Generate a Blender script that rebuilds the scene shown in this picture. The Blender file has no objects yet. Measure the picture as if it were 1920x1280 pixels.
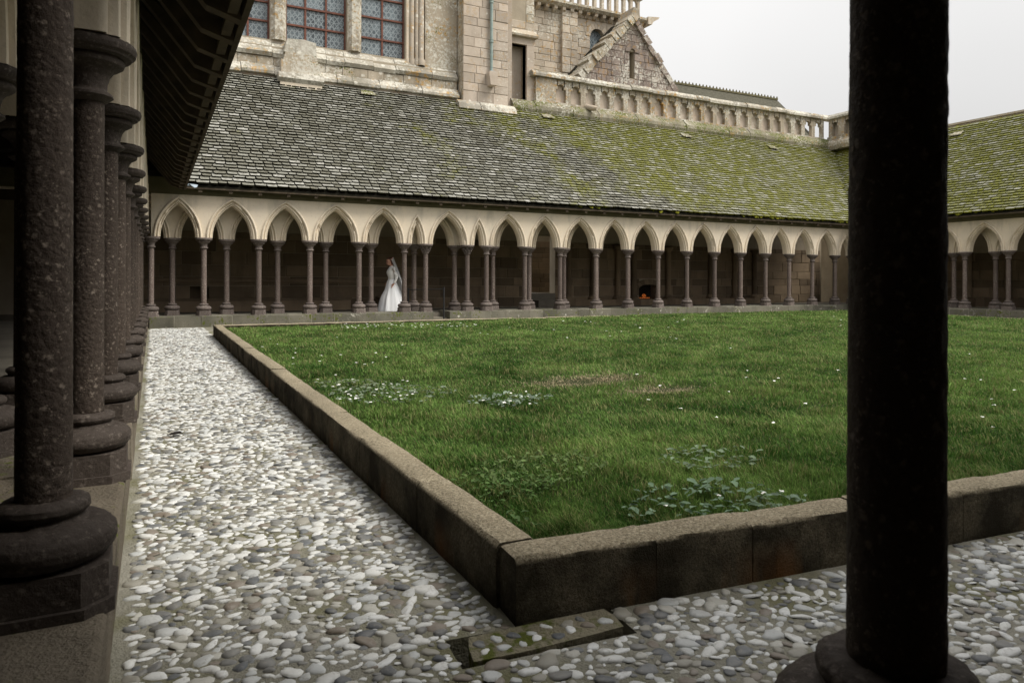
import bpy, math, random
import numpy as np
from mathutils import Matrix, Vector
random.seed(7); rng = np.random.default_rng(11)
sc = bpy.context.scene
COL = sc.collection
PI = math.pi

# ------------------------------------------------------------------ camera
F_PX = 1333.0; TH = math.atan(672 / F_PX); HY = 524.5; ROLL = math.atan(.0038); CH = 1.24
S_, C_ = math.sin(TH), math.cos(TH)
cam = bpy.data.cameras.new('camera'); cam.lens = F_PX / 1920 * 36; cam.sensor_width = 36
cam.shift_y = -(640 - HY) / 1920
cam.clip_start = .05; cam.clip_end = 3000
cam.dof.use_dof = True; cam.dof.focus_distance = 13.0; cam.dof.aperture_fstop = 8.0
camo = bpy.data.objects.new('camera', cam); COL.objects.link(camo)
camo.matrix_world = Matrix.Translation((0, 0, CH)) @ Matrix.Rotation(-TH, 4, 'Z') @ Matrix.Rotation(PI / 2, 4, 'X') @ Matrix.Rotation(ROLL, 4, 'Z')
sc.camera = camo

# ------------------------------------------------------------------ world, sun, exposure
SUN_EL, SUN_AZ = 51, 133        # azimuth: degrees clockwise from +Y (north)
w = bpy.data.worlds.new('World'); sc.world = w; w.use_nodes = True
nt = w.node_tree; nt.nodes.clear()
wo = nt.nodes.new('ShaderNodeOutputWorld'); bg = nt.nodes.new('ShaderNodeBackground')
sky = nt.nodes.new('ShaderNodeTexSky'); sky.sky_type = 'NISHITA'; sky.sun_disc = False
sky.sun_elevation = math.radians(SUN_EL); sky.sun_rotation = math.radians(SUN_AZ)
sky.air_density = 1.0; sky.dust_density = 4.0; sky.ozone_density = 1.0
hs = nt.nodes.new('ShaderNodeHueSaturation'); hs.inputs['Saturation'].default_value = .10; hs.inputs['Value'].default_value = 1.0
nt.links.new(sky.outputs[0], hs.inputs['Color'])
tc = nt.nodes.new('ShaderNodeTexCoord'); nz = nt.nodes.new('ShaderNodeTexNoise')
nz.inputs['Scale'].default_value = .45; nz.inputs['Detail'].default_value = 5; nz.inputs['Roughness'].default_value = .55
nt.links.new(tc.outputs['Generated'], nz.inputs['Vector'])
rp = nt.nodes.new('ShaderNodeMapRange'); rp.inputs[1].default_value = .36; rp.inputs[2].default_value = .66
rp.inputs[3].default_value = 6.25; rp.inputs[4].default_value = 8.9
nt.links.new(nz.outputs[0], rp.inputs[0])
# overcast sky: the cloud deck is three times as bright overhead as at the horizon (standard overcast law)
sx = nt.nodes.new('ShaderNodeSeparateXYZ'); nt.links.new(tc.outputs['Generated'], sx.inputs[0])
zr = nt.nodes.new('ShaderNodeMapRange'); nt.links.new(sx.outputs[2], zr.inputs[0])
for i_, q_ in enumerate((0., 1., 1 / 3, 1.)): zr.inputs[i_ + 1].default_value = q_
dk = nt.nodes.new('ShaderNodeMath'); dk.operation = 'MULTIPLY'; nt.links.new(rp.outputs[0], dk.inputs[0]); nt.links.new(zr.outputs[0], dk.inputs[1])
cl = nt.nodes.new('ShaderNodeCombineColor')
for i, k in enumerate((1.012, 1.0, .985)):
    m_ = nt.nodes.new('ShaderNodeMath'); m_.operation = 'MULTIPLY'; m_.inputs[1].default_value = k
    nt.links.new(dk.outputs[0], m_.inputs[0]); nt.links.new(m_.outputs[0], cl.inputs[i])
mx = nt.nodes.new('ShaderNodeMix'); mx.data_type = 'RGBA'; mx.inputs[0].default_value = .8   # cloud deck over the clear sky
nt.links.new(hs.outputs[0], mx.inputs[6]); nt.links.new(cl.outputs[0], mx.inputs[7])
nt.links.new(mx.outputs[2], bg.inputs[0]); bg.inputs[1].default_value = .12
nt.links.new(bg.outputs[0], wo.inputs[0])
sl = bpy.data.lights.new('sun', 'SUN'); sl.energy = 1.5; sl.angle = math.radians(24); sl.color = (1, .95, .86)
so = bpy.data.objects.new('sun', sl); COL.objects.link(so)
az, el = math.radians(SUN_AZ), math.radians(SUN_EL)
sd = Vector((math.sin(az) * math.cos(el), math.cos(az) * math.cos(el), math.sin(el)))
so.rotation_euler = sd.to_track_quat('Z', 'Y').to_euler()
sc.view_settings.view_transform = 'Standard'; sc.view_settings.look = 'None'
sc.view_settings.exposure = 1.0; sc.view_settings.gamma = 1.0; sc.view_settings.use_curve_mapping = False
sc.render.engine = 'CYCLES'
sc.cycles.use_denoising = True; sc.cycles.max_bounces = 6; sc.cycles.diffuse_bounces = 3; sc.cycles.transparent_max_bounces = 12
sc.cycles.caustics_reflective = False; sc.cycles.caustics_refractive = False; sc.cycles.sample_clamp_indirect = 6

# ------------------------------------------------------------------ photo geometry helpers (to lay the place out from measured angles)
def ray(px, py):
    a, b = px - 960, py - HY
    x = a * math.cos(ROLL) + b * math.sin(ROLL); y = -a * math.sin(ROLL) + b * math.cos(ROLL)
    return (S_ + x / F_PX * C_, C_ - x / F_PX * S_, -y / F_PX)
def onY(px, py, y): d = ray(px, py); t = y / d[1]; return d[0] * t, CH + d[2] * t
def onZ(px, py, z): d = ray(px, py); t = (z - CH) / d[2]; return d[0] * t, d[1] * t
def proj(x, y, z):
    Z = S_ * x + C_ * y; u = (C_ * x - S_ * y) / Z * F_PX; v = -(z - CH) / Z * F_PX
    return 960 + u, HY + v, Z
def vnoise(x, y, seed=0):
    x = np.asarray(x, float); y = np.asarray(y, float)
    xi = np.floor(x).astype(np.int64); yi = np.floor(y).astype(np.int64); fx = x - xi; fy = y - yi
    def h(a, b):
        n = (a * 374761393 + b * 668265263 + seed * 1442695041) & 0xffffffff
        n = ((n ^ (n >> 13)) * 1274126177) & 0xffffffff
        return ((n ^ (n >> 16)) & 0xffff) / 65535.
    fx = fx * fx * (3 - 2 * fx); fy = fy * fy * (3 - 2 * fy)
    return (h(xi, yi) * (1 - fx) + h(xi + 1, yi) * fx) * (1 - fy) + (h(xi, yi + 1) * (1 - fx) + h(xi + 1, yi + 1) * fx) * fy
def fnoise(x, y, seed=0): return .55 * vnoise(x, y, seed) + .3 * vnoise(x * 2.1, y * 2.1, seed + 1) + .15 * vnoise(x * 4.3, y * 4.3, seed + 2)

# ------------------------------------------------------------------ mesh helpers
class MB:
    def __init__(s): s.v = []; s.f = []
    def add(s, V, Fs):
        o = len(s.v); s.v += [tuple(p) for p in V]; s.f += [tuple(i + o for i in f) for f in Fs]; return s
    def box(s, x0, x1, y0, y1, z0, z1):
        return s.add([(x0,y0,z0),(x1,y0,z0),(x1,y1,z0),(x0,y1,z0),(x0,y0,z1),(x1,y0,z1),(x1,y1,z1),(x0,y1,z1)],
                     [(0,3,2,1),(4,5,6,7),(0,1,5,4),(1,2,6,5),(2,3,7,6),(3,0,4,7)])
    def prism(s, poly, axis, a, b):
        """poly: list of 2-D points; axis 0/1/2 = extrusion axis from a to b"""
        n = len(poly)
        def P(p, t):
            q = list(p); q.insert(axis, t); return tuple(q)
        V = [P(p, a) for p in poly] + [P(p, b) for p in poly]
        Fs = [tuple(range(n))[::-1], tuple(range(n, 2 * n))] + [(i, (i + 1) % n, n + (i + 1) % n, n + i) for i in range(n)]
        return s.add(V, Fs)
    def lathe(s, prof, seg=20, cx=0, cy=0, cz=0):
        V = []; Fs = []; n = len(prof)
        for r, z in prof:
            for k in range(seg):
                a = 2 * PI * k / seg; V.append((cx + r * math.cos(a), cy + r * math.sin(a), cz + z))
        for i in range(n - 1):
            for k in range(seg):
                k2 = (k + 1) % seg; Fs.append((i*seg+k, i*seg+k2, (i+1)*seg+k2, (i+1)*seg+k))
        return s.add(V, Fs)
    def tube(s, pts, rad, seg=8):
        pts = [Vector(p) for p in pts]; V = []; Fs = []; n = len(pts)
        rr = rad if isinstance(rad, (list, tuple)) else [rad] * n
        for i, p in enumerate(pts):
            d = (pts[min(i+1, n-1)] - pts[max(i-1, 0)]).normalized()
            a = d.cross(Vector((0,0,1)) if abs(d.z) < .9 else Vector((1,0,0))).normalized(); b = d.cross(a)
            for k in range(seg):
                t = 2*PI*k/seg; V.append(p + (a*math.cos(t) + b*math.sin(t)) * rr[i])
        for i in range(n-1):
            for k in range(seg): k2=(k+1)%seg; Fs.append((i*seg+k, i*seg+k2, (i+1)*seg+k2, (i+1)*seg+k))
        Fs.append(tuple(range(seg))[::-1]); Fs.append(tuple((n-1)*seg+k for k in range(seg)))
        return s.add(V, Fs)
    def mesh(s, name, mat, smooth=False, angle=None):
        me = bpy.data.meshes.new(name); me.from_pydata(s.v, [], s.f); me.materials.append(mat)
        import bmesh
        bm = bmesh.new(); bm.from_mesh(me); bmesh.ops.remove_doubles(bm, verts=bm.verts, dist=1e-5)
        bmesh.ops.recalc_face_normals(bm, faces=bm.faces)
        if smooth:
            for f in bm.faces: f.smooth = True
            if angle:
                for e in bm.edges:
                    if len(e.link_faces) == 2 and e.calc_face_angle(0) > angle: e.smooth = False
        bm.to_mesh(me); bm.free(); return me
    def build(s, name, mat, parent=None, smooth=False, angle=None):
        return obj(name, s.mesh(name, mat, smooth, angle), parent)
def obj(name, me, parent=None, loc=None, rot=None, scale=None):
    o = bpy.data.objects.new(name, me); COL.objects.link(o)
    if parent: o.parent = parent
    if loc is not None: o.location = loc
    if rot is not None: o.rotation_euler = rot
    if scale is not None: o.scale = scale
    return o
def empty(name, label, cat, loc=(0,0,0), rz=0, group=None):
    o = bpy.data.objects.new(name, None); COL.objects.link(o); o.location = loc; o.rotation_euler = (0,0,rz)
    o.empty_display_size = .2
    return tag(o, label, cat, group)
def tag(o, label, cat, group=None):
    o['label'] = label; o['category'] = cat
    if group: o['group'] = group
    return o
def np_mesh(name, V, quads=None, tris=None, mat=None, smooth=False, attrs=None, face_attr=None):
    """fast mesh from numpy arrays; attrs: dict name -> per-vertex float or colour"""
    me = bpy.data.meshes.new(name)
    parts = []; starts = []; off = 0; tot = []
    if quads is not None and len(quads): parts.append(quads.reshape(-1)); starts.append(off + 4*np.arange(len(quads))); off += 4*len(quads)
    if tris is not None and len(tris): parts.append(tris.reshape(-1)); starts.append(off + 3*np.arange(len(tris))); off += 3*len(tris)
    loops = np.concatenate(parts).astype(np.int32); st = np.concatenate(starts).astype(np.int32)
    me.vertices.add(len(V)); me.vertices.foreach_set('co', np.ascontiguousarray(V, np.float32).reshape(-1))
    me.loops.add(len(loops)); me.loops.foreach_set('vertex_index', loops)
    me.polygons.add(len(st)); me.polygons.foreach_set('loop_start', st)
    me.polygons.foreach_set('use_smooth', np.full(len(st), smooth))
    for k, a in (attrs or {}).items():
        a = np.ascontiguousarray(a, np.float32)
        if a.ndim == 1: t = me.attributes.new(k, 'FLOAT', 'POINT'); t.data.foreach_set('value', a)
        else: t = me.attributes.new(k, 'FLOAT_COLOR', 'POINT'); t.data.foreach_set('color', a.reshape(-1))
    if mat: me.materials.append(mat)
    me.update(calc_edges=True); me.validate(); return me

# ------------------------------------------------------------------ material helpers
class NM:
    def __init__(s, name):
        s.m = bpy.data.materials.new(name); s.m.use_nodes = True; s.t = s.m.node_tree
        s.b = s.t.nodes['Principled BSDF']; s.out = s.t.nodes['Material Output']
        s.pos = s.n('ShaderNodeNewGeometry').outputs['Position']
    def n(s, t, **k):
        x = s.t.nodes.new(t)
        for a, b in k.items(): setattr(x, a, b)
        return x
    def l(s, a, b): s.t.links.new(a, b)
    def put(s, inp, v):
        if hasattr(v, 'is_output') or isinstance(v, bpy.types.NodeSocket): s.l(v, inp)
        elif isinstance(v, tuple) and len(v) == 3: inp.default_value = (*v, 1)
        else: inp.default_value = v
    def scaled(s, vec, sx, sy, sz):
        x = s.n('ShaderNodeMapping'); s.l(vec, x.inputs[0]); x.inputs['Scale'].default_value = (sx, sy, sz); return x.outputs[0]
    def noise(s, scale, detail=4, rough=.55, vec=None, dist=0):
        x = s.n('ShaderNodeTexNoise'); s.l(vec or s.pos, x.inputs['Vector'])
        x.inputs['Scale'].default_value = scale; x.inputs['Detail'].default_value = detail; x.inputs['Roughness'].default_value = rough
        x.inputs['Distortion'].default_value = dist; return x.outputs[0]
    def voro(s, scale, vec=None, feat='F1', out='Distance', rnd=1.0):
        x = s.n('ShaderNodeTexVoronoi', feature=feat); s.l(vec or s.pos, x.inputs['Vector']); x.inputs['Scale'].default_value = scale
        x.inputs['Randomness'].default_value = rnd; return x.outputs[out]
    def rng(s, v, a, b, c=0., d=1.):
        x = s.n('ShaderNodeMapRange'); s.put(x.inputs[0], v)
        for i, q in enumerate((a, b, c, d)): x.inputs[i + 1].default_value = q
        return x.outputs[0]
    def math(s, op, a, b=0.):
        x = s.n('ShaderNodeMath', operation=op); s.put(x.inputs[0], a); s.put(x.inputs[1], b); return x.outputs[0]
    def mix(s, f, a, b, mode='MIX'):
        x = s.n('ShaderNodeMix', data_type='RGBA', blend_type=mode); s.put(x.inputs[0], f); s.put(x.inputs[6], a); s.put(x.inputs[7], b); return x.outputs[2]
    def ramp(s, f, stops, interp='LINEAR'):
        x = s.n('ShaderNodeValToRGB'); s.l(f, x.inputs[0]); x.color_ramp.interpolation = interp; e = x.color_ramp.elements
        while len(e) < len(stops): e.new(.5)
        for q, (p, c) in zip(e, stops): q.position = p; q.color = (*c, 1)
        return x.outputs[0]
    def rand(s): return s.n('ShaderNodeObjectInfo').outputs['Random']
    def attr(s, k, o='Fac'): return s.n('ShaderNodeAttribute', attribute_name=k).outputs[o]
    def xyz(s, v=None):
        x = s.n('ShaderNodeSeparateXYZ'); s.l(v or s.pos, x.inputs[0]); return x.outputs
    def bump(s, h, strength, dist=.02, prev=None):
        x = s.n('ShaderNodeBump'); x.inputs['Strength'].default_value = strength; x.inputs['Distance'].default_value = dist; s.l(h, x.inputs['Height'])
        if prev is not None: s.l(prev, x.inputs['Normal'])
        return x.outputs[0]
    def done(s, col, rough=.85, bump=None, spec=.3):
        s.put(s.b.inputs['Base Color'], col); s.put(s.b.inputs['Roughness'], rough); s.b.inputs['Specular IOR Level'].default_value = spec
        if bump is not None: s.l(bump, s.b.inputs['Normal'])
        return s.m
def stone(name, c1, c2, lichen=0., ochre=0., stain=.3, tint=.25, moss=0., bump=.35, grain=60, lcol=(.60,.575,.50)):
    k = NM(name)
    c = k.mix(k.rng(k.noise(1.7, 5), .35, .65), c1, c2)
    c = k.mix(k.rng(k.noise(grain, 3), .35, .7, 0, .35), c, tuple(x * .62 for x in c1))
    v = k.rng(k.rand(), 0, 1, 1 - tint, 1 + tint * .7)
    g = k.n('ShaderNodeCombineColor')
    for i in range(3): k.l(v, g.inputs[i])
    c = k.mix(1., c, g.outputs[0], 'MULTIPLY')
    if stain:
        st = k.noise(1., 5, .6, k.scaled(k.pos, 2.2, 2.2, .45))
        c = k.mix(k.rng(st, .5, .75, 0, stain), c, tuple(x * .3 for x in c2))
    if ochre: c = k.mix(k.rng(k.math('MULTIPLY', k.noise(.8, 4), k.rng(k.noise(7, 4), .3, .7)), .33, .5, 0, ochre), c, (.42, .23, .045))
    if lichen:
        big = k.rng(k.noise(.9, 3), .35, .65, -.10, .10)
        fine = k.math('ADD', k.noise(11, 7, .72), big)
        c = k.mix(k.rng(fine, .64 - lichen * .14, .76 - lichen * .14, 0, .85), c, lcol)
        sp = k.voro(2.6); c = k.mix(k.rng(k.math('ADD', sp, k.rng(k.noise(9, 3), 0, 1, -.06, .06)), .04 + .09 * lichen, .10 + .09 * lichen, .6, 0), c, (.72, .69, .61))
        c = k.mix(k.rng(k.noise(13, 5, .7), .60, .72, 0, .6), c, tuple(x * .35 for x in c2))
    if moss: c = k.mix(k.rng(k.math('MULTIPLY', k.noise(1.6, 5, .6), k.rng(k.noise(18, 3), .2, .7)), .50 - .25 * moss, .62 - .25 * moss), c, (.10, .115, .022))
    h = k.math('ADD', k.noise(grain, 5, .6), k.math('MULTIPLY', k.noise(8, 4), 1.3))
    return k.done(c, .9, k.bump(h, bump, .02), .2)

def mk_granite(name, c1, c2, speck, bump, sc_=(.50, .45, .39)):
    k = NM(name)
    c = k.mix(k.noise(3, 4), c1, c2)
    c = k.mix(k.rng(k.noise(140, 4, .7), .5, .75, 0, .5), c, tuple(x * .4 for x in c1))
    big = k.rng(k.noise(2.3, 3), .35, .65)
    wv = k.n('ShaderNodeVectorMath', operation='ADD'); nv_ = k.n('ShaderNodeTexNoise'); nv_.inputs['Scale'].default_value = 55; k.l(k.pos, nv_.inputs['Vector'])
    sv_ = k.n('ShaderNodeVectorMath', operation='SCALE'); k.l(nv_.outputs['Color'], sv_.inputs[0]); sv_.inputs['Scale'].default_value = .022
    k.l(k.pos, wv.inputs[0]); k.l(sv_.outputs[0], wv.inputs[1])
    sp = k.math('MAXIMUM', k.rng(k.voro(36, vec=wv.outputs[0]), .20, .36, 1, 0), k.math('MULTIPLY', k.rng(k.voro(95, vec=wv.outputs[0]), .2, .34, 1, 0), .8)); sel = k.rng(k.noise(30, 3), .47, .56)
    c = k.mix(k.math('MULTIPLY', k.math('MULTIPLY', sp, sel), k.rng(big, 0, 1, .35, speck)), c, sc_)
    v = k.rng(k.rand(), 0, 1, .8, 1.2); g = k.n('ShaderNodeCombineColor')
    for i in range(3): k.l(v, g.inputs[i])
    c = k.mix(1., c, g.outputs[0], 'MULTIPLY')
    h = k.math('ADD', k.noise(70, 5, .7), k.math('MULTIPLY', k.voro(42), -.6))
    return k.done(c, .75, k.bump(h, bump, .012), .15)
M = {}
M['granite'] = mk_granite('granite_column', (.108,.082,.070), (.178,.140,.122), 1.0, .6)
M['granite_shaded'] = mk_granite('shaded_brown_granite_column', (.044,.033,.026), (.082,.063,.051), .9, .7, (.27, .225, .185))  # browner granite, with gallery shade darkened into its colour
M['granite_shaded_smooth'] = mk_granite('shaded_brown_granite_moulding', (.044,.035,.029), (.072,.058,.049), .5, .4, (.20, .17, .145))  # same shade-darkened granite for bases and capitals
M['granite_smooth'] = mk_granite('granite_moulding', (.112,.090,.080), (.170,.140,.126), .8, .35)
def mk_lime():
    k = NM('limestone')
    c = k.mix(k.rng(k.noise(1.3, 5), .35, .65), (.76,.655,.51), (.69,.605,.485))
    c = k.mix(k.rng(k.noise(1., 5, .6, k.scaled(k.pos, 3, 3, .7)), .52, .74, 0, .55), c, (.33,.30,.235))
    c = k.mix(k.rng(k.noise(16, 5, .7), .56, .72, 0, .35), c, (.30,.25,.18))
    return k.done(c, .88, k.bump(k.noise(45, 5), .2, .015), .2)
M['lime'] = mk_lime()
M['wall'] = stone('church_stone', (.52,.445,.355), (.42,.36,.285), lichen=.7, ochre=.55, stain=.35, tint=.2)
M['wall_lichen'] = stone('lichen_stone', (.44,.375,.29), (.33,.285,.215), lichen=1.0, ochre=.8, stain=.55, tint=.2, moss=.25)
M['coping'] = stone('coping_stone', (.42,.385,.325), (.30,.275,.215), lichen=1.15, ochre=.7, stain=.6, tint=.25, moss=.15)
M['ledge'] = stone('mossy_ledge', (.33,.30,.23), (.24,.215,.15), lichen=.5, ochre=.4, stain=.5, moss=.85)
M['buttress'] = stone('buttress_stone', (.54,.46,.38), (.46,.385,.31), lichen=.25, ochre=.25, stain=.25, tint=.2)
M['mortar'] = stone('mortar', (.42,.36,.27), (.34,.29,.22), stain=.3, tint=0)
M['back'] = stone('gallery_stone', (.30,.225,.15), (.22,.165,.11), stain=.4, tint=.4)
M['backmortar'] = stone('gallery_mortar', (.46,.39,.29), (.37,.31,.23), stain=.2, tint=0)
M['low'] = stone('low_wall_stone', (.20,.185,.145), (.14,.135,.105), stain=.4, tint=.25, lichen=.12, moss=.35)
M['lowleft'] = stone('low_wall_brown', (.235,.20,.15), (.15,.125,.092), stain=.5, tint=.15, bump=1.0, moss=.2)
M['lowmortar'] = stone('low_wall_joint', (.36,.34,.28), (.28,.26,.2), tint=0)
M['floor'] = stone('gallery_floor_stone', (.26,.235,.19), (.20,.18,.145), stain=.3, tint=.15)
M['gable'] = stone('gable_stone', (.30,.245,.21), (.225,.18,.155), lichen=.85, ochre=.35, stain=.5, tint=.2)
def mk_kerb():
    k = NM('kerb_stone')
    c = k.mix(k.rng(k.noise(2.2, 5), .35, .65), (.33,.278,.19), (.235,.198,.132))
    c = k.mix(k.rng(k.noise(75, 4, .75), .45, .62, 0, .75), c, (.56,.49,.36))
    c = k.mix(k.rng(k.noise(85, 4, .75), .52, .64, 0, .85), c, (.085,.07,.045))
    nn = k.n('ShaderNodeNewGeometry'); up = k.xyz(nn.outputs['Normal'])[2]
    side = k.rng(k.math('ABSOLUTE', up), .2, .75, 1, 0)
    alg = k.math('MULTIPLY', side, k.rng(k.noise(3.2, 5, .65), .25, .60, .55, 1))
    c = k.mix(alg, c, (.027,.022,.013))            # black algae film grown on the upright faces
    z = k.xyz()[2]
    rust = k.math('MULTIPLY', k.math('MULTIPLY', side, k.rng(z, .0, .17, 1, 0)), k.rng(k.noise(1., 4, .6, k.scaled(k.pos, 2.4, 2.4, .6)), .56, .68))
    c = k.mix(k.math('MULTIPLY', rust, .5), c, (.24,.095,.022))
    h = k.math('ADD', k.noise(110, 4, .7), k.math('MULTIPLY', k.noise(14, 4), 1.5))
    return k.done(c, .95, k.bump(h, .7, .02), .15)
M['kerb'] = mk_kerb()
def mk_mortar_path():
    k = NM('path_mortar')
    c = k.mix(k.rng(k.noise(2.5, 5), .35, .65), (.33,.315,.262), (.25,.24,.19))
    c = k.mix(k.rng(k.noise(1.6, 6, .65), .48, .62, 0, .8), c, (.155,.150,.070))
    c = k.mix(k.rng(k.noise(120, 4, .7), .5, .7, 0, .5), c, (.14,.125,.09))
    return k.done(c, .93, k.bump(k.math('ADD', k.noise(120, 4), k.math('MULTIPLY', k.noise(20, 4), 2)), .6, .02), .2)
M['path'] = mk_mortar_path()
def mk_pebble():
    k = NM('pebble')
    r = k.attr('rnd')
    c = k.ramp(r, [(0, (.72,.725,.70)), (.22, (.53,.545,.54)), (.40, (.78,.79,.78)), (.53, (.50,.49,.44)), (.62, (.30,.285,.24)), (.69, (.165,.165,.16)), (.80, (.095,.103,.112)), (.91, (.19,.155,.12)), (.96, (.13,.14,.15))], 'CONSTANT')
    c = k.mix(k.rng(k.noise(38, 5, .7, dist=1.5), .53, .68, 0, .6), c, (.27,.25,.215))
    c = k.mix(k.rng(k.noise(14, 4), .35, .7, 0, .3), c, (.45,.43,.37))
    return k.done(c, .5, k.bump(k.noise(90, 4), .12, .01), .4)
M['pebble'] = mk_pebble()
def mk_slate():
    k = NM('slate')
    r = k.attr('rnd')
    c = k.ramp(r, [(0, (.110,.104,.076)), (.3, (.158,.152,.118)), (.6, (.212,.208,.172)), (.85, (.275,.272,.235)), (1, (.41,.40,.36))])
    c = k.mix(k.rng(k.noise(9, 5, .65), .45, .62, 0, .7), c, (.135,.13,.10))
    c = k.mix(k.rng(k.noise(26, 5, .7), .56, .66, 0, .75), c, (.50,.495,.44))
    x, y, z = k.xyz()
    reg = k.rng(k.math('ADD', x, k.math('MULTIPLY', z, 1.4)), 13., 27., -.10, .13)
    mo = k.math('ADD', k.math('ADD', k.math('MULTIPLY', k.noise(.55, 4, .6), .62), k.math('MULTIPLY', k.noise(4.5, 4, .65), .38)), reg)
    mm = k.rng(mo, .505, .59)
    mm2 = k.math('MULTIPLY', k.math('MULTIPLY', mm, k.rng(k.noise(19, 4, .65), .38, .56)), k.rng(r, .4, .85, 1, .3))
    c = k.mix(mm2, c, k.mix(k.noise(6, 3), (.125,.135,.012), (.265,.265,.024)))
    h = k.math('ADD', k.noise(35, 5), k.math('MULTIPLY', mm2, 1.2))
    return k.done(c, .8, k.bump(h, .5, .02), .3)
M['slate'] = mk_slate()
def mk_edge():
    k = NM('slate_edge')
    x, y, z = k.xyz()
    reg = k.rng(k.math('ADD', x, k.math('MULTIPLY', z, 1.3)), 12., 26., -.18, .19)
    mo = k.math('ADD', k.math('ADD', k.math('MULTIPLY', k.noise(.55, 4, .6), .6), k.math('MULTIPLY', k.noise(5, 4, .65), .4)), reg)
    c = k.mix(k.rng(mo, .47, .60), k.mix(k.noise(7, 3), (.016,.015,.010), (.036,.034,.020)), k.mix(k.noise(9, 3), (.105,.110,.012), (.235,.23,.024)))
    return k.done(c, .95, k.bump(k.noise(50, 3), .6, .02), .05)
M['slate_edge'] = mk_edge()
def mk_moss():
    k = NM('moss'); r = k.attr('rnd')
    return k.done(k.mix(r, (.085,.092,.012), (.25,.245,.026)), .95, k.bump(k.noise(60, 3), .8, .02), .1)
M['moss'] = mk_moss()
def plain(name, col, rough=.8, spec=.3, nscale=None, c2=None, metal=0, bump=0):
    k = NM(name); c = col
    if nscale: c = k.mix(k.rng(k.noise(nscale, 5), .3, .7), col, c2 or tuple(x * .6 for x in col))
    k.b.inputs['Metallic'].default_value = metal
    return k.done(c, rough, k.bump(k.noise((nscale or 10) * 4, 4), bump, .01) if bump else None, spec)
M['deck'] = plain('roof_deck', (.030,.028,.020), .95, .1, 5, (.018,.016,.011))
M['wood'] = plain('dark_timber', (.105,.080,.052), .85, .2, 6, (.06,.047,.033), bump=.4)
M['shade_timber'] = plain('eave_shade_and_timber', (.155,.135,.082), .9, .1, 3, (.10,.094,.05), bump=.3)  # ridge timber tone, also used as painted shade under the eaves
M['lead'] = plain('lead', (.42,.50,.58), .5, .5, 5)
M['copper'] = plain('copper_pipe', (.20,.27,.255), .6, .4, 7, (.30,.36,.33))
M['iron'] = plain('iron', (.018,.018,.019), .55, .4)
M['redbar'] = plain('rusty_bar', (.20,.082,.055), .8, .2, 12, (.11,.055,.045))
M['ember'] = NM('ember').m
def mk_ember():
    k = NM('lit_lamp'); k.b.inputs['Emission Color'].default_value = (1, .25, .05, 1); k.b.inputs['Emission Strength'].default_value = .13
    return k.done((.3,.08,.02), .6)
M['ember'] = mk_ember()
def mk_glass():
    k = NM('leaded_glass')
    p = k.scaled(k.pos, 1, 1, 1)
    x, y, z = k.xyz()
    def lines(u, freq, wd):
        t = k.math('FRACT', k.math('MULTIPLY', u, freq)); d = k.math('ABSOLUTE', k.math('SUBTRACT', t, .5)); return k.rng(d, .5 - wd, .5 - wd * .55)
    a = k.math('ADD', k.math('MULTIPLY', x, 1.35), z); b = k.math('SUBTRACT', k.math('MULTIPLY', x, 1.35), z)
    L = k.math('MAXIMUM', lines(a, 4.2, .10), lines(b, 4.2, .10))
    hexa = k.rng(k.voro(7.5, vec=k.scaled(k.pos, 1, 0, .8), feat='DISTANCE_TO_EDGE', rnd=.35), .035, .06, 1, 0)
    L = k.math('MAXIMUM', k.math('MULTIPLY', L, .8), hexa)
    cell = k.voro(7.5, vec=k.scaled(k.pos, 1, 0, .8), out='Color', rnd=.35)
    g = k.mix(k.rng(k.xyz(cell)[0], 0, 1), (.05,.065,.075), (.125,.155,.17))
    v = k.rng(k.rand(), 0, 1, .6, 1.45); gg = k.n('ShaderNodeCombineColor')
    for i in range(3): k.l(v, gg.inputs[i])
    c = k.mix(L, k.mix(1., g, gg.outputs[0], 'MULTIPLY'), (.25,.285,.30))
    k.put(k.b.inputs['Roughness'], k.rng(L, 0, 1, .22, .6))
    return k.done(c, k.rng(L, 0, 1, .22, .6), k.bump(k.noise(9, 2), .15, .02), .5)
M['glass'] = mk_glass()
def mk_grass():
    k = NM('grass'); c = k.attr('col', 'Color')
    k.put(k.b.inputs['Base Color'], c); k.b.inputs['Roughness'].default_value = .7; k.b.inputs['Specular IOR Level'].default_value = .12
    tr = k.n('ShaderNodeBsdfTranslucent'); k.l(c, tr.inputs[0]); ms = k.n('ShaderNodeMixShader'); ms.inputs[0].default_value = .28
    k.l(k.b.outputs[0], ms.inputs[1]); k.l(tr.outputs[0], ms.inputs[2]); k.l(ms.outputs[0], k.out.inputs[0]); return k.m
M['grass'] = mk_grass()
M['soil'] = plain('soil', (.030,.040,.012), .95, .1, 9, (.018,.024,.008), bump=.6)
M['daisy'] = plain('daisy', (.78,.78,.72), .7, .2)
M['dress'] = plain('white_satin', (.88,.88,.88), .5, .4, 3, (.82,.83,.85))
M['lace'] = plain('lace', (.86,.85,.83), .8, .2, 60, (.75,.73,.70), bump=.4)
M['skin'] = plain('skin', (.56,.31,.22), .5, .35, 30, (.50,.26,.18))
M['lips'] = plain('lips', (.42,.11,.09), .45, .4)
M['eye'] = plain('eye', (.03,.02,.015), .3, .5)
M['hair'] = plain('auburn_hair', (.085,.032,.014), .55, .35, 40, (.04,.015,.008), bump=.5)
M['flower'] = plain('flower', (.68,.47,.42), .7, .2, 40, (.5,.25,.2))
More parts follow.
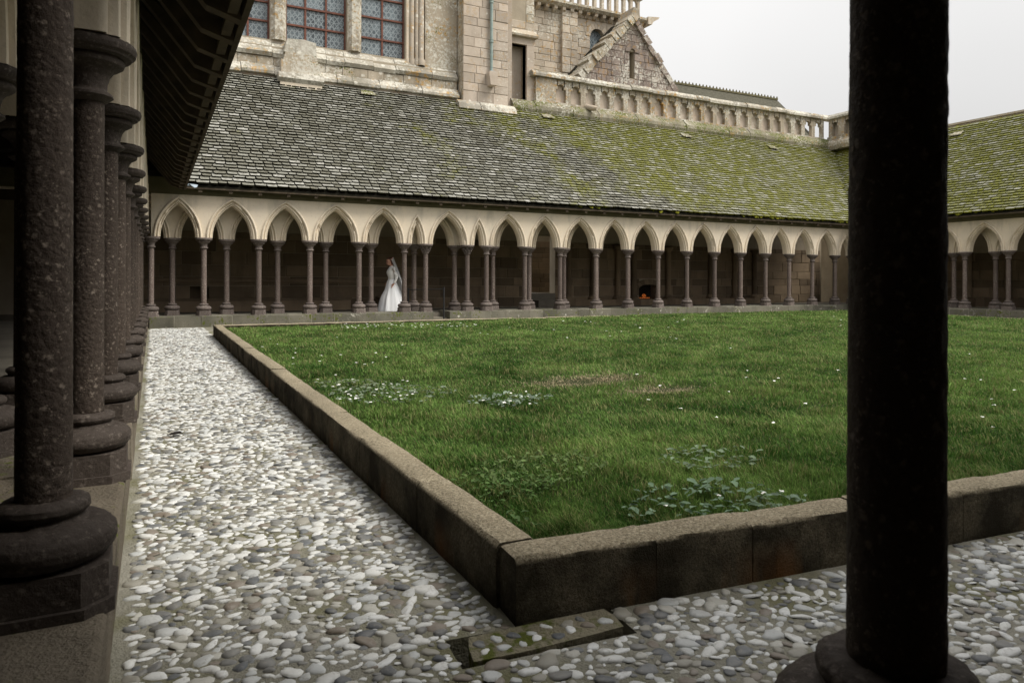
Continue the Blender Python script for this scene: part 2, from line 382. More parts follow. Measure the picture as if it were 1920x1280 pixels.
def mk_veil():
    k = NM('veil'); tp = k.n('ShaderNodeBsdfTransparent'); df = k.n('ShaderNodeBsdfDiffuse'); df.inputs[0].default_value = (.82,.82,.82,1)
    tr = k.n('ShaderNodeBsdfTranslucent'); tr.inputs[0].default_value = (.8,.8,.8,1)
    a = k.n('ShaderNodeMixShader'); a.inputs[0].default_value = .4; k.l(df.outputs[0], a.inputs[1]); k.l(tr.outputs[0], a.inputs[2])
    b = k.n('ShaderNodeMixShader'); b.inputs[0].default_value = .74; k.l(tp.outputs[0], b.inputs[1]); k.l(a.outputs[0], b.inputs[2]); k.l(b.outputs[0], k.out.inputs[0]); return k.m
M['veil'] = mk_veil()

# ================================================================== SETTING
SK = -.088                       # the near side of the garden is not quite square to the long path
E1 = Vector((1, SK, 0)).normalized(); E2 = Vector((-SK, 1, 0)).normalized()
KX, KY = 1.155, 2.255              # outer corner of the lawn kerb
KW, KH = .168, .24
FARK, RIGHTK = 16.7, 21.2
def near_line(x, off=0): return KY + SK * (x - KX) + off
# ---- ground sheet with the slot round the drain slab left open
so0 = Vector((.90, 2.295 - 0.0, 0)); SLOT_S = (.0, .645); SLOT_T = (-.205, -.012)
def slot(s, t, z=0): p = so0 + E1 * s + E2 * t; return (p.x, p.y, z)
g = MB(); ss = [-900, SLOT_S[0], SLOT_S[1], 900]; tt = [-900, SLOT_T[0], SLOT_T[1], 900]
for i in range(3):
    for j in range(3):
        if i == 1 and j == 1: continue
        g.add([slot(ss[i], tt[j]), slot(ss[i+1], tt[j]), slot(ss[i+1], tt[j+1]), slot(ss[i], tt[j+1])], [(0,1,2,3)])
d_ = -.22
a_, b_, c_, e_ = slot(ss[1], tt[1]), slot(ss[2], tt[1]), slot(ss[2], tt[2]), slot(ss[1], tt[2])
A_, B_, Cc_, E_ = [(p[0], p[1], d_) for p in (a_, b_, c_, e_)]
g.add([a_, b_, c_, e_, A_, B_, Cc_, E_], [(0,1,5,4), (1,2,6,5), (2,3,7,6), (3,0,4,7), (4,5,6,7)])
path = g.build('path', M['path']); path['kind'] = 'structure'

# ---- pebbles
def pebble_shape(a, b, h, seg=10, r=None):
    """half-buried stone: rings of an uneven ellipsoid (50 triangles)"""
    r = r or random
    ph = [r.uniform(0, 6.28) for _ in range(3)]
    def rad(t): return 1 + .12 * math.sin(2*t + ph[0]) + .11 * math.sin(3*t + ph[1]) + .06*math.sin(5*t+ph[2])
    V = []
    for q, zz in ((1.0, -.35), (.93, .38), (.60, .84)):
        for k in range(seg):
            t = 2*PI*k/seg; V.append((a*q*rad(t)*math.cos(t), b*q*rad(t)*math.sin(t), h*zz))
    V.append((r.uniform(-.1,.1)*a, r.uniform(-.1,.1)*b, h))
    Q = []; T = []
    for i in range(2):
        for k in range(seg): k2 = (k+1)%seg; Q.append((i*seg+k, i*seg+k2, (i+1)*seg+k2, (i+1)*seg+k))
    for k in range(seg): T.append((2*seg+k, 2*seg+(k+1)%seg, 3*seg))
    return np.array(V), np.array(Q), np.array(T)
NV = 36
variants = []
for i in range(NV):
    a = random.uniform(.033, .052); b = a * random.uniform(.52, .92)
    V, Q, T = pebble_shape(a, b, random.uniform(.0065, .011))
    variants.append((V, Q, T, (i + .5) / NV, a))
def in_slot(x, y, m=0.):
    p = Vector((x, y, 0)) - so0; s, t = p.dot(E1), p.dot(E2)
    return SLOT_S[0] - m < s < SLOT_S[1] + m and SLOT_T[0] - m < t < SLOT_T[1] + m
cells = {}; placed = []
def try_place(x, y, sc_):
    R = .040 * sc_; gx, gy = int(x // .1), int(y // .1)
    for i in (-1, 0, 1):
        for j in (-1, 0, 1):
            for (qx, qy, qr) in cells.get((gx+i, gy+j), ()):
                if (qx-x)**2 + ((qy-y)*1.25)**2 < ((R+qr)*.745)**2: return
    cells.setdefault((gx, gy), []).append((x, y, R)); placed.append((x, y, sc_))
for n in range(105000):
    if n % 4 < 3: x = random.uniform(-.07, KX - .01); y = random.uniform(1.15, 19.55)
    else: x = random.uniform(KX - .1, 6.5); y = random.uniform(.75, 2.3)
    if y > near_line(x, -.03) and x > KX - .03: continue
    if in_slot(x, y, .012): continue
    if y > FARK + .2: 
        if x > KX: continue
    try_place(x, y, random.choice((.45, .56, .68, .78, .88, 1.02)) * (1.0 if n < 40000 else .66))
def vis(x, y, z):
    u, v, Z = proj(x, y, z); return Z > .2 and -20 < u < 1940 and v < 1290, Z
near = sorted(range(len(placed)), key=lambda i: (not vis(placed[i][0], placed[i][1], 0)[0], vis(placed[i][0], placed[i][1], 0)[1]))
vmesh = []
for (V, Q, T, rv, a) in variants:
    vmesh.append(np_mesh('pebble', V, Q, T, M['pebble'], True, {'rnd': np.full(len(V), rv)}))
jV, jQ, jT, jR, off = [], [], [], [], 0
for rank, i in enumerate(near):
    x, y, s = placed[i]; vi = random.randrange(NV)
    if random.random() < .10: vi = random.randrange(int(NV * .40))
    rz = random.gauss(0.0, .55); tz = random.uniform(.75, 1.25); tilt = (random.gauss(0, .10), random.gauss(0, .10))
    z0 = random.uniform(-.002, .003)
    if rank < 300:
        obj('pebble', vmesh[vi], path, (x, y, z0), (tilt[0], tilt[1], rz), (s, s, s * tz))
    else:
        V, Q, T, rv, a = variants[vi]; c, s_ = math.cos(rz), math.sin(rz)
        P = np.empty_like(V); P[:,0] = (V[:,0]*c - V[:,1]*s_)*s + x; P[:,1] = (V[:,0]*s_ + V[:,1]*c)*s + y
        P[:,2] = V[:,2]*s*tz + z0 + (P[:,0]-x)*tilt[0] + (P[:,1]-y)*tilt[1]
        jV.append(P); jQ.append(Q + off); jT.append(T + off); jR.append(np.full(len(V), rv)); off += len(V)
me = np_mesh('pebbles', np.concatenate(jV), np.concatenate(jQ), np.concatenate(jT), M['pebble'], True, {'rnd': np.concatenate(jR)})
o = obj('pebbles', me, path); o['kind'] = 'stuff'

# ---- lawn
def lawn_z(x, y):
    return .150 + .05 * fnoise(np.asarray(x) * .6, np.asarray(y) * .6, 3) + .075 * np.clip((np.asarray(x) - 4) / 8, 0, 1) * np.clip((np.asarray(y) - 6) / 6, 0, 1)
nx_, ny_ = 90, 80
GX, GY = np.meshgrid(np.linspace(0, 1, nx_), np.linspace(0, 1, ny_))
X = KX + .1 + GX * (RIGHTK - KX - .2); Y0 = near_line(X) + .1; Y = Y0 + GY * (FARK - .1 - Y0)
V = np.stack([X, Y, lawn_z(X, Y) - .01], -1).reshape(-1, 3)
idx = np.arange(nx_ * ny_).reshape(ny_, nx_)
Q = np.stack([idx[:-1,:-1], idx[:-1,1:], idx[1:,1:], idx[1:,:-1]], -1).reshape(-1, 4)
lawn = obj('lawn', np_mesh('lawn', V, Q, None, M['soil'], True)); lawn['kind'] = 'structure'
def make_grass(N):
    out = []
    tot = 0
    while tot < N:
        n = 400000
        x = rng.uniform(KX + KW - .01, RIGHTK - KW, n); y = rng.uniform(0.4, FARK - .1, n)
        Z = S_ * x + C_ * y; u = (C_ * x - S_ * y) / Z
        keep = (y > KY + SK * (x - KX) + KW - .005) & (u < .95)
        keep &= rng.uniform(0, 1, n) < (2.9 / np.maximum(Z, 2.9)) ** 1.75
        x, y, Z = x[keep], y[keep], Z[keep]; out.append(np.stack([x, y, Z])); tot += len(x)
    x, y, Z = np.concatenate(out, 1)[:, :N]
    patch = np.clip((fnoise(x * 1.1, y * 1.1, 21) - .5) * 1.7 + .5 + .25 * (fnoise(x * .35, y * .35, 91) - .5) + .012 * (y - 8), 0, 1); clump = fnoise(x * 5, y * 5, 31)
    dry = np.zeros(N)
    for (px, py, rx, ry) in ((1095, 701, .62, .36), (1243, 719, .42, .20)):
        cx, cy = onZ(px, py, .24); dry = np.maximum(dry, np.exp(-(((x-cx)/rx)**2 + ((y-cy)/ry)**2) * 1.4) * (1 if py > 690 else .4))
    L = (.020 + .080 * np.clip(clump, 0, 1)**2.3 + .012 * patch) * rng.uniform(.6, 1.25, N) * (1 - .85 * dry)
    L *= np.where(y - (KY + SK * (x - KX)) < .7, 1.3, 1.0)
    wd = (.0022 + .00062 * Z) * rng.uniform(.7, 1.3, N)
    a = rng.uniform(0, 2 * PI, N); lean = rng.uniform(.25, 1.15, N); la = a + rng.normal(PI / 2, .5, N) 
    la = np.where(rng.uniform(0, 1, N) < .5, la, 2 * PI * fnoise(x * 2.2, y * 2.2, 51))
    z0 = lawn_z(x, y) - .012
    dx, dy = np.cos(a) * wd / 2, np.sin(a) * wd / 2; hx, hy = np.cos(la) * L * lean, np.sin(la) * L * lean
    V = np.empty((N, 5, 3))
    V[:,0] = np.stack([x-dx, y-dy, z0], -1); V[:,1] = np.stack([x+dx, y+dy, z0], -1)
    m = .55; zz = L * np.sqrt(1 - .5 * lean**2)
    V[:,2] = np.stack([x-dx*.8+hx*m*.7, y-dy*.8+hy*m*.7, z0+zz*m*1.15], -1); V[:,3] = np.stack([x+dx*.8+hx*m*.7, y+dy*.8+hy*m*.7, z0+zz*m*1.15], -1)
    V[:,4] = np.stack([x+hx, y+hy, z0+zz], -1)
    b = np.arange(N)[:, None] * 5
    Q = b + np.array([0,1,3,2]); T = b + np.array([2,3,4])
    t = np.clip(patch * .75 + .9 * (fnoise(x * 3.6, y * 3.6, 61) - .5) + .10 + rng.normal(0, .20, N), 0, 1)[:, None]
    c = (1 - t) * np.array([.036,.105,.015]) + t * np.array([.205,.325,.080])
    yel = (rng.uniform(0, 1, N) < .13 + .22 * (clump > .58))[:, None]
    c = np.where(yel, np.array([.26,.265,.11]), c)
    tan = np.array([.50,.42,.27]) * rng.uniform(.7, 1.2, N)[:, None]
    c = np.where((rng.uniform(0, 1, N) < dry * 1.4)[:, None], tan, c)
    c = c * rng.uniform(.7, 1.3, N)[:, None]
    col = np.ones((N, 5, 4)); col[:,:,:3] = c[:, None, :]
    col[:,:2,:3] *= .85
    return np_mesh('grass', V.reshape(-1, 3), Q, T, M['grass'], True, {'col': col.reshape(-1, 4)})
go = obj('grass', make_grass(430000)); go['kind'] = 'stuff'; tag(go, 'uneven green grass covering the cloister lawn', 'grass')

# ---- kerb round the lawn
kerb = MB().box(KX + .03, RIGHTK - .03, FARK - .06, FARK - .03, -.1, .12).build('kerb', M['lowmortar']); kerb['kind'] = 'structure'
def kerb_stone_mesh(L):
    b = random.uniform; r = .017
    pr = [(0,-.08),(KW,-.08),(KW,KH-r*.7),(KW-r*.8,KH),(r*1.1,KH+b(-.002,.002)),(r*.35,KH-r*.45),(0,KH-r*1.3)]
    m = MB(); n = len(pr); V = []; xs = [0, L*.006, .02, L-.02, L-L*.006, L]
    xs = sorted([0, .012] + [L*q/7 for q in range(1, 7)] + [L-.012, L]); ne = len(xs) - 1
    for i, x in enumerate(xs):
        e = .0025 if i in (0, ne) else 0
        for (y, z) in pr: V.append((x, y + (e*.6 if y < .01 else -e*.6) + b(-.002,.002), z - (e if z > .1 else 0) + (b(-.0045,.0045) if z > .1 else 0)))
    Fs = [tuple(range(n))[::-1], tuple(ne*n+k for k in range(n))]
    for i in range(ne):
        for k in range(n): k2=(k+1)%n; Fs.append((i*n+k, i*n+k2, (i+1)*n+k2, (i+1)*n+k))
    return m.add(V, Fs).mesh('kerb_stone', M['kerb'], True, math.radians(38))
def kerb_run(p0, dirv, length, lens):
    s = 0; ang = math.atan2(dirv[1], dirv[0]); i = 0
    while s < length - .05:
        L = min(lens[i % len(lens)] * random.uniform(.92, 1.08), length - s)
        if length - s - L < .3: L = length - s
        obj('kerb_stone', kerb_stone_mesh(L - .003), kerb, (p0[0] + dirv[0]*(s+.0015) + random.uniform(-.003,.003), p0[1] + dirv[1]*(s+.0015), random.uniform(-.006,.006)), (0,0,ang))
        s += L; i += 1
# near run: local +y must point into the lawn
kerb_run((KX, KY), (E1.x, E1.y), 11, [.62, .46, .60, .58, .52, .66])
kerb_run((KX, FARK), (0, -1), FARK - KY - KW + .0, [.95, 1.05, .85, 1.0])
kerb_run((RIGHTK, FARK), (-1, 0), RIGHTK - KX - KW, [1.0, .9, 1.1])
kerb_run((RIGHTK, near_line(RIGHTK)), (0, 1), FARK - near_line(RIGHTK) - KW, [1.0, 1.1])

# ================================================================== GALLERIES
ZE = 3.575                               # eave height
ZW, ZC = .29, 2.29                       # top of low wall, top of capitals
ROW = .55                                # distance between the two rows of columns
def circle_prof(seg): return seg
BASE = [(0,.128),(.13,.128),(.166,.140),(.186,.164),(.191,.186),(.186,.210),(.166,.232),(.137,.243),(.114,.244),(.106,.252),(.104,.259),(.112,.265),(.120,.278),(.117,.294),(.101,.305),(.074,.308),(0,.308)]
CAPP = [(0,0),(.190,0),(.204,-.010),(.209,-.030),(.204,-.052),(.190,-.063),(.186,-.071),(.150,-.076),(.157,-.090),(.152,-.110),(.136,-.121),(.112,-.134),(.094,-.160),(.085,-.190),(.080,-.225),(.083,-.233),(.106,-.250),(.108,-.262),(.086,-.280),(.073,-.290),(0,-.290)]
CAPP = CAPP[::-1]
def rough(mb, amp):
    P = np.array(mb.v); th = np.arctan2(P[:,1], P[:,0]); w_ = (th + PI) / (2*PI); ww = np.minimum(w_, 1 - w_)
    d = amp * ((fnoise(ww * 26, P[:,2] * 30, 41) - .5) * 1.6 + (fnoise(ww * 70, P[:,2] * 80, 43) - .5))
    P[:,0] += np.cos(th) * d; P[:,1] += np.sin(th) * d; P[:,2] += d * .6; mb.v = [tuple(p) for p in P]; return mb
def finer(prof, n=4):
    return [((a[0]*(n-i) + b[0]*i)/n, (a[1]*(n-i) + b[1]*i)/n) for a, b in zip(prof[:-1], prof[1:]) for i in range(n)] + [prof[-1]]
def column_meshes(seg, rs=.071, mg='granite', ms='granite_smooth'):
    nr = 4 if seg < 30 else 170
    mb = MB().lathe([(rs*(1.02 - .05*i/(nr-1)), ZW + .30 + (ZC - .48 - ZW)*i/(nr-1)) for i in range(nr)], seg)
    if seg >= 30:                        # hammered, pitted surface on the shafts close to the camera
        P = np.array(mb.v); th = np.arctan2(P[:,1], P[:,0]); w_ = (th + PI) / (2*PI)
        bl = lambda sx, sz, sd: fnoise(np.minimum(w_, 1 - w_) * sx, P[:,2] * sz + sd, sd)
        d = (bl(40, 38, 5) - .5) * .0026 + (bl(90, 85, 9) - .5) * .0026 + (bl(6, 3, 13) - .5) * .002
        P[:,0] += np.cos(th) * d; P[:,1] += np.sin(th) * d; mb.v = [tuple(p) for p in P]
    sh = mb.mesh('shaft', M[mg], True)
    big = seg >= 30
    ba = MB().lathe(finer(BASE) if big else BASE, seg, cz=ZW); ca = MB().lathe(finer(CAPP) if big else CAPP, seg, cz=ZC)
    if big: rough(ba, .0045); rough(ca, .0035)
    ba = ba.mesh('base', M[ms], True, math.radians(50)); ca = ca.mesh('capital', M[ms], True, math.radians(50))
    pl = MB()
    def octo(r, z0, z1):
        c = r * .62; pts = [(-r,-c),(-c,-r),(c,-r),(r,-c),(r,c),(c,r),(-c,r),(-r,c)]
        pl.prism(pts, 2, z0, z1)
    octo(.188, ZW - .01, ZW + .030); octo(.172, ZW + .030, ZW + .128)
    pm = pl.mesh('plinth', M[ms])
    return sh, ba, ca, pm
def foliate_capital(seg=16):
    m = MB().lathe([(0,-.29),(.073,-.29),(.100,-.268),(.100,-.252),(.082,-.24),(.086,-.20),(.10,-.14),(.125,-.09),(.14,-.072),(.186,-.070),(.206,-.05),(.208,-.02),(.19,0),(0,0)], seg, cz=ZC)
    for ring, (r0, z0) in enumerate(((.10,-.205), (.125,-.130))):
        for k in range(8):
            a = 2*PI*(k + .5*ring)/8; cx, cy = r0*math.cos(a), r0*math.sin(a)
            pts = [(cx*.9, cy*.9, ZC+z0-.035), (cx*1.08, cy*1.08, ZC+z0), (cx*1.3, cy*1.3, ZC+z0+.035), (cx*1.38, cy*1.38, ZC+z0+.02)]
            m.tube(pts, [.018,.022,.02,.012], 5)
    return m.mesh('capital', M['granite_smooth'], True, math.radians(50))
LOW, HIGH, SHADED, FOLI = column_meshes(18), column_meshes(64, mg='granite_shaded', ms='granite_shaded_smooth'), column_meshes(20, mg='granite_shaded', ms='granite_shaded_smooth'), foliate_capital()
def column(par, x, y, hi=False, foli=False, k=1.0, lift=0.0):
    sh, ba, ca, pl = HIGH if hi else SHADED if lift or k != 1 else LOW
    c = obj('column', sh, par, (x, y, 0), (0, 0, random.uniform(0, 6.28)), (k, k, 1))
    o = obj('base', ba, c); o = obj('plinth', pl, c, None, (0, 0, -c.rotation_euler.z))
    obj('capital', FOLI if foli else ca, c, (0, 0, lift))
    return c
# ---- pointed arches
def arc_pts(a, h, off, n):
    """right-hand half of a pointed arch: from the springing (half-width a) to the apex at height h; off = inset measured along the radius"""
    R = (a*a + h*h) / (2*a); cx = a - R; r = R - off
    amax = math.acos(min(1, max(-1, -cx / r))) if r > 0 else 0
    return [(cx + r*math.cos(amax*i/n), r*math.sin(amax*i/n)) for i in range(n+1)]
PROF = [(0,.0),(0,-.030),(.012,-.042),(.030,-.046),(.046,-.036),(.052,-.012),(.060,.012),(.072,.014),(.080,-.004),(.096,-.012),(.112,-.004),(.120,.016),(.124,.040),(.134,.046),(.146,.040),(.158,.056),(.160,.080),(.160,.262)]
def arch_mesh(a, h, yf, prof=PROF, n=20, seed=0):
    rows = []; rs_ = random.Random(seed); dam = set()
    for _ in range(3):
        k0 = rs_.randrange(4, 34); dam |= set(range(k0, k0 + rs_.randrange(2, 6)))
    for (off, dy) in prof:
        q = arc_pts(a, h, off, n); full = [(-x, z) for x, z in q[:-1]] + [(0, q[-1][1])] + [(x, z) for x, z in q[:-1]][::-1]
        idx_ = prof.index((off, dy)); rows.append([(x, yf + dy + (.045 if (7 <= idx_ <= 12 and q_ in dam) else 0), z) for q_, (x, z) in enumerate(full)])
    m = MB(); N = len(rows[0]); V = [p for r in rows for p in r]
    Fs = [(i*N+k, i*N+k+1, (i+1)*N+k+1, (i+1)*N+k) for i in range(len(rows)-1) for k in range(N-1)]
    # close the back at the wall's far side
    m.add(V, Fs)
    return m.mesh('arch', M['lime'], True, math.radians(40))
EDGE = .045
arch_cache = {}
def arcade(par, xs, y, ztop, hfun, n=20, thick=.13, lift=0.0):
    """one row of arches on column axes xs; front face at y-thick"""
    sp = MB(); yf, yb = y - thick, y + thick; ZC = globals()['ZC'] + lift
    for i in range(len(xs) - 1):
        x0, x1 = xs[i], xs[i+1]; mid = (x0+x1)/2; a = (x1-x0)/2 - EDGE; h = hfun(x1-x0)
        key = (round(a, 2), round(h, 2), i % 4); 
        if key not in arch_cache: arch_cache[key] = arch_mesh(key[0], key[1], -thick, seed=hash(key) % 997)
        obj('arch', arch_cache[key], par, (mid, y, ZC))
        q = arc_pts(key[0], key[1], 0, n)
        pts = [(mid - x, ZC + z) for x, z in q] + [(mid + x, ZC + z) for x, z in q[::-1][1:]]
        pts = [(x0, ZC)] + pts + [(x1, ZC)]
        for yy in (yf, yb):
            for (xa, za), (xb, zb) in zip(pts[:-1], pts[1:]):
                if abs(xb - xa) < 1e-6: continue
                sp.add([(xa, yy, za), (xb, yy, zb), (xb, yy, ztop), (xa, yy, ztop)], [(0,1,2,3)])
        for xa, xb in ((x0, x0 + EDGE + .001), (x1 - EDGE - .001, x1)):      # underside on the capital
            sp.add([(xa, yf, ZC+.002), (xb, yf, ZC+.002), (xb, yb, ZC+.002), (xa, yb, ZC+.002)], [(0,1,2,3)])
    return sp.build('spandrel_wall', M['lime'], par)
def h_std(w): return 1.04 if w > 1 else .86
def stones_run(par, x0, x1, y0, y1, z0, z1, lens, mat, name='stone', gap=.018, round_=.012):
    x = x0; i = 0
    while x < x1 - .02:
        L = min(random.choice(lens) * random.uniform(.9, 1.1), x1 - x)
        if x1 - x - L < .2: L = x1 - x
        m = MB(); e = round_; j = random.uniform; yj = j(-.005, .003); zj = j(-.008, .004)
        a, b = x + gap/2, x + L - gap/2
        pr = [(y0+yj, z0), (y0+yj+j(-.01,.01), z1-e*1.5+zj), (y0+yj+e*.5, z1-e*.4+zj), (y0+yj+e*1.6, z1+zj), (y1, z1+zj), (y1, z0)]
        m.prism(pr, 0, a, b); m.build(name, mat, par); x += L
def gallery(name, label, loc, rz, fronts, inners, ov, depth, x_lo, x_hi, hi_cols=(), foli=(), kfront=1.0, skip=(), lift=0.0):
    G = empty(name, label, 'gallery', loc, rz)
    for i, x in enumerate(fronts): column(G, x, 0, i in hi_cols, i in foli, kfront if i in hi_cols else 1, lift)
    for i, x in enumerate(inners):
        if i not in skip: column(G, x, ROW, lift=lift)
    arcade(G, fronts, 0, 3.40, h_std, lift=lift); arcade(G, inners, ROW, 3.40, h_std, lift=lift)
    # vault webs between the two rows
    MB().box(x_lo, x_hi, .125, ROW - .125, 3.34, 3.42).build('vault_web', M['lime'], G)
    # olive band on the wall head: eave shade and algae put into the colour
    pitch = (7.75 - 3.575) / 4.7
    zt = ZE + pitch * (ov - .1) - .10
    MB().box(x_lo, x_hi, -.138, .10, 3.365, zt).build('shade_algae_band', M['shade_timber'], G)
    MB().box(x_lo, x_hi, ROW - .12, ROW + .14, 3.39, 4.0).build('inner_plate', M['wood'], G)
    # barrel vault of boards
    v = MB(); n = 10; y0, y1 = ROW + .14, depth
    pts = [((y0+y1)/2 - (y1-y0)/2*math.cos(PI*i/n), 3.42 + 1.15*math.sin(PI*i/n)) for i in range(n+1)]
    for i in range(n): v.add([(x_lo, *pts[i]), (x_hi, *pts[i]), (x_hi, *pts[i+1]), (x_lo, *pts[i+1])], [(0,1,2,3)])
    v.build('vault', M['wood'], G)
    return G, pitch
def deck(G, pitch, ov, ytop, x_lo, x_hi, v_lo=0, v_hi=0, name='roof'):
    """roof slab; v_lo/v_hi = how the ends run back (45-degree valleys)"""
    ze = ZE; zt = ze + pitch * (ytop + ov); t = .07
    m = MB(); L = ytop + ov
    V = [(x_lo, -ov, ze), (x_hi, -ov, ze), (x_hi + v_hi*L, ytop, zt), (x_lo - v_lo*L, ytop, zt)]
    V += [(x, y, z - t) for x, y, z in V]
    m.add(V, [(0,1,2,3), (7,6,5,4), (0,4,5,1), (1,5,6,2), (2,6,7,3), (3,7,4,0)])
    return m.build(name, M['deck'], G)
def slate_field(roof, G, pitch, ov, ytop, x_lo, x_hi, v_lo, v_hi, world, row=.152, maxrows=99, nparts=300, holes=()):
    """courses of stone slates on a roof; the largest in view are objects, the others one mesh. G-local coordinates"""
    ca = 1 / math.hypot(1, pitch); sa = pitch * ca; length = (ytop + ov) / ca
    items = []
    nrow = min(int(length / row), maxrows)
    for r in range(nrow):
        s = r * row; yb = -ov + s * ca; ext = (s * ca)
        x = x_lo - v_lo * ext + random.uniform(-.25, 0); xe = x_hi + v_hi * ext
        wmin, wmax = (.16, .33) if r > 3 else (.18, .35)
        while x < xe:
            wd = random.uniform(wmin, wmax)
            if x + wd > x_lo - v_lo * ext and x + wd*.5 < xe: items.append((x + wd/2, s, wd))
            x += wd
    rn = [random.random() for _ in items]
    def place(it, rv):
        x, s, wd = it
        sink = .012 * (float(fnoise(np.array([x*.5]), np.array([s*.5]), 5)[0]) - .5) * 4
        s2 = s + random.gauss(0, .009)
        return x, -ov - .03*ca + s2*ca + 0.0, ZE + s2*sa + .012 + sink * .3, random.gauss(0, .022), wd * random.uniform(.87, .96)
    MW = G.matrix_world if world is None else world
    data = []
    for it, rv in zip(items, rn):
        p = place(it, rv); wp = MW @ Vector(p[:3]); u, vv, Z = proj(*wp)
        inv = Z > .5 and (335 < u < 1590 or 1770 < u < 1930) and 100 < vv < 440
        data.append((not inv, Z, p, rv))
    order = sorted(range(len(data)), key=lambda i: data[i][:2])
    # unit slate outline: width 1, exposed edge towards -y
    out = [(-.5, .25), (.5, .25), (.5, .040), (.41, 0), (-.41, 0), (-.5, .040)]
    ang = math.atan2(sa, ca)
    def shape(wd, L=1.0, ch=1.0):
        pts = [(x*wd, y) for x, y in out]
        top = [(x, y, (.25 - y) / .25 * .074 + .034) for x, y in pts]; bot = [(x, y, (.25 - y) / .25 * .074 - .016) for x, y in pts]
        return np.array(top + bot)
    Qs = np.array([(i, (i+1) % 6, 6 + (i+1) % 6, 6 + i) for i in range(6)] )[:, ::-1]
    Qs = np.concatenate([Qs, np.array([(0,5,2,1), (5,4,3,2)])[:, ::-1]])
    mesh_v = []; MI = [1]*6 + [0]*2
    for i in range(28):
        mm_ = np_mesh('slate', shape(1.0), Qs, None, M['slate'], False, {'rnd': np.full(12, (i + .5) / 28)}); mm_.materials.append(M['slate_edge']); mm_.polygons.foreach_set('material_index', np.array(MI, np.int32)); mesh_v.append(mm_)
    jV, jQ, jR, off = [], [], [], 0
    for rank, i in enumerate(order):
        _, _, (x, y, z, rz, wd), rv = data[i]
        tx = random.gauss(0, .02)
        if rank < nparts:
            obj('slate', mesh_v[int(rv * 28) % 28], roof, (x, y, z), (ang + tx, 0, rz), (wd, 1, 1))
        else:
            P = shape(wd); Rm = np.array((Matrix.Rotation(rz, 3, 'Z') @ Matrix.Rotation(ang + tx, 3, 'X')))
            P = P @ Rm.T + np.array([x, y, z]); jV.append(P); jQ.append(Qs + off); jR.append(np.full(12, rv)); off += 12
    if jV:
        mm_ = np_mesh('slates', np.concatenate(jV), np.concatenate(jQ), None, M['slate'], False, {'rnd': np.concatenate(jR)}); mm_.materials.append(M['slate_edge']); mm_.polygons.foreach_set('material_index', np.tile(np.array(MI, np.int32), len(jV))); o = obj('slates', mm_, roof); o['kind'] = 'stuff'
def moss_field(roof, MW, pitch, ov, ytop, x_lo, x_hi, N, bias):
    ca = 1 / math.hypot(1, pitch); ang = math.atan(pitch)
    t = (1 + 5**.5) / 2
    B = np.array([(math.cos(2*PI*k/6)*r, math.sin(2*PI*k/6)*r, z) for r, z in ((1, -.1), (.75, .5)) for k in range(6)] + [(0,0,.72)])
    Q = np.array([(k, (k+1)%6, 6+(k+1)%6, 6+k) for k in range(6)]); T = np.array([(6+k, 6+(k+1)%6, 12) for k in range(6)])
    jV, jQ, jT, jR, off = [], [], [], [], 0; n = 0
    while n < N:
        x = random.uniform(x_lo, x_hi); y = random.uniform(-ov, ytop)
        wp = MW @ Vector((x, y, ZE + pitch*(y+ov)))
        d = float(fnoise(np.array([wp.x*.55+wp.y*.1]), np.array([wp.z*.7+wp.y*.3]), 77)[0])
        if d + bias(wp) < random.uniform(.35, .85): continue
        n += 1
        s = random.uniform(.026, .085); Rm = np.array(Matrix.Rotation(ang, 3, 'X') @ Matrix.Rotation(random.uniform(0,6), 3, 'Z'))
        P = (B * np.array([s*random.uniform(1,1.9), s, s*.75]) * (1 + rng.normal(0, .12, (13,1)))) @ Rm.T + np.array([x, y, ZE + pitch*(y+ov) + .045])
        jV.append(P); jQ.append(Q+off); jT.append(T+off); jR.append(np.full(13, random.random())); off += 13
    o = obj('moss', np_mesh('moss', np.concatenate(jV), np.concatenate(jQ), np.concatenate(jT), M['moss'], True, {'rnd': np.concatenate(jR)}), roof); o['kind'] = 'stuff'
def eave(G, x_lo, x_hi, ov):
    MB().box(x_lo, x_hi, -ov - .005, -ov + .045, 3.495, 3.535).build('fascia', M['wood'], G)

# ---- far gallery (behind the bride)
FX = [-.06,1.157,2.505,3.845,5.211,6.551,7.21,8.55,9.195,10.538,11.835,13.223,14.53,15.834,17.128,18.432,19.715,20.99,22.24,23.54,24.87,25.85]
IX = [-.886] + [.434 + 1.32*k for k in range(20)]
FAR, pitch = gallery('far_gallery', 'long cloister gallery behind the bride, with pointed arches under the broad slate roof', (0, 20, 0), 0, FX, IX, .45, 4.1, -5.0, 27.0, foli=(6, 7))
FARM = Matrix.Translation((0, 20, 0))
def low_wall(G, x0, x1, mat, lens, y0=-.2, y1=ROW+.22):
    lw = MB().box(x0+.01, x1-.01, y0 + .009, y1 - .02, -.05, ZW - .012).build('low_wall', M['lowmortar'], G)
    stones_run(lw, x0, x1, y0, y1, -.02, ZW, lens, mat); return lw
low_wall(FAR, -.1, 7.40, M['low'], [.5, .62, .75, .58]); low_wall(FAR, 7.90, 26.2, M['low'], [.5, .6, .7, .55, .82])
MB().box(7.41, 7.89, -.02, .7, -.05, .10).build('step', M['floor'], FAR)
roofF = deck(FAR, pitch, .45, 4.25, .665, 25.35, 1, 1)
slate_field(roofF, FAR, pitch, .45, 4.25, .74, 25.35, 1, 1, FARM)
moss_field(roofF, FARM, pitch, .45, 4.2, .8, 28.5, 10000, lambda p: max(-.3, min(.32, (p.x + 1.8 * p.z - 26) / 22)))
eave(FAR, .72, 25.35, .45)
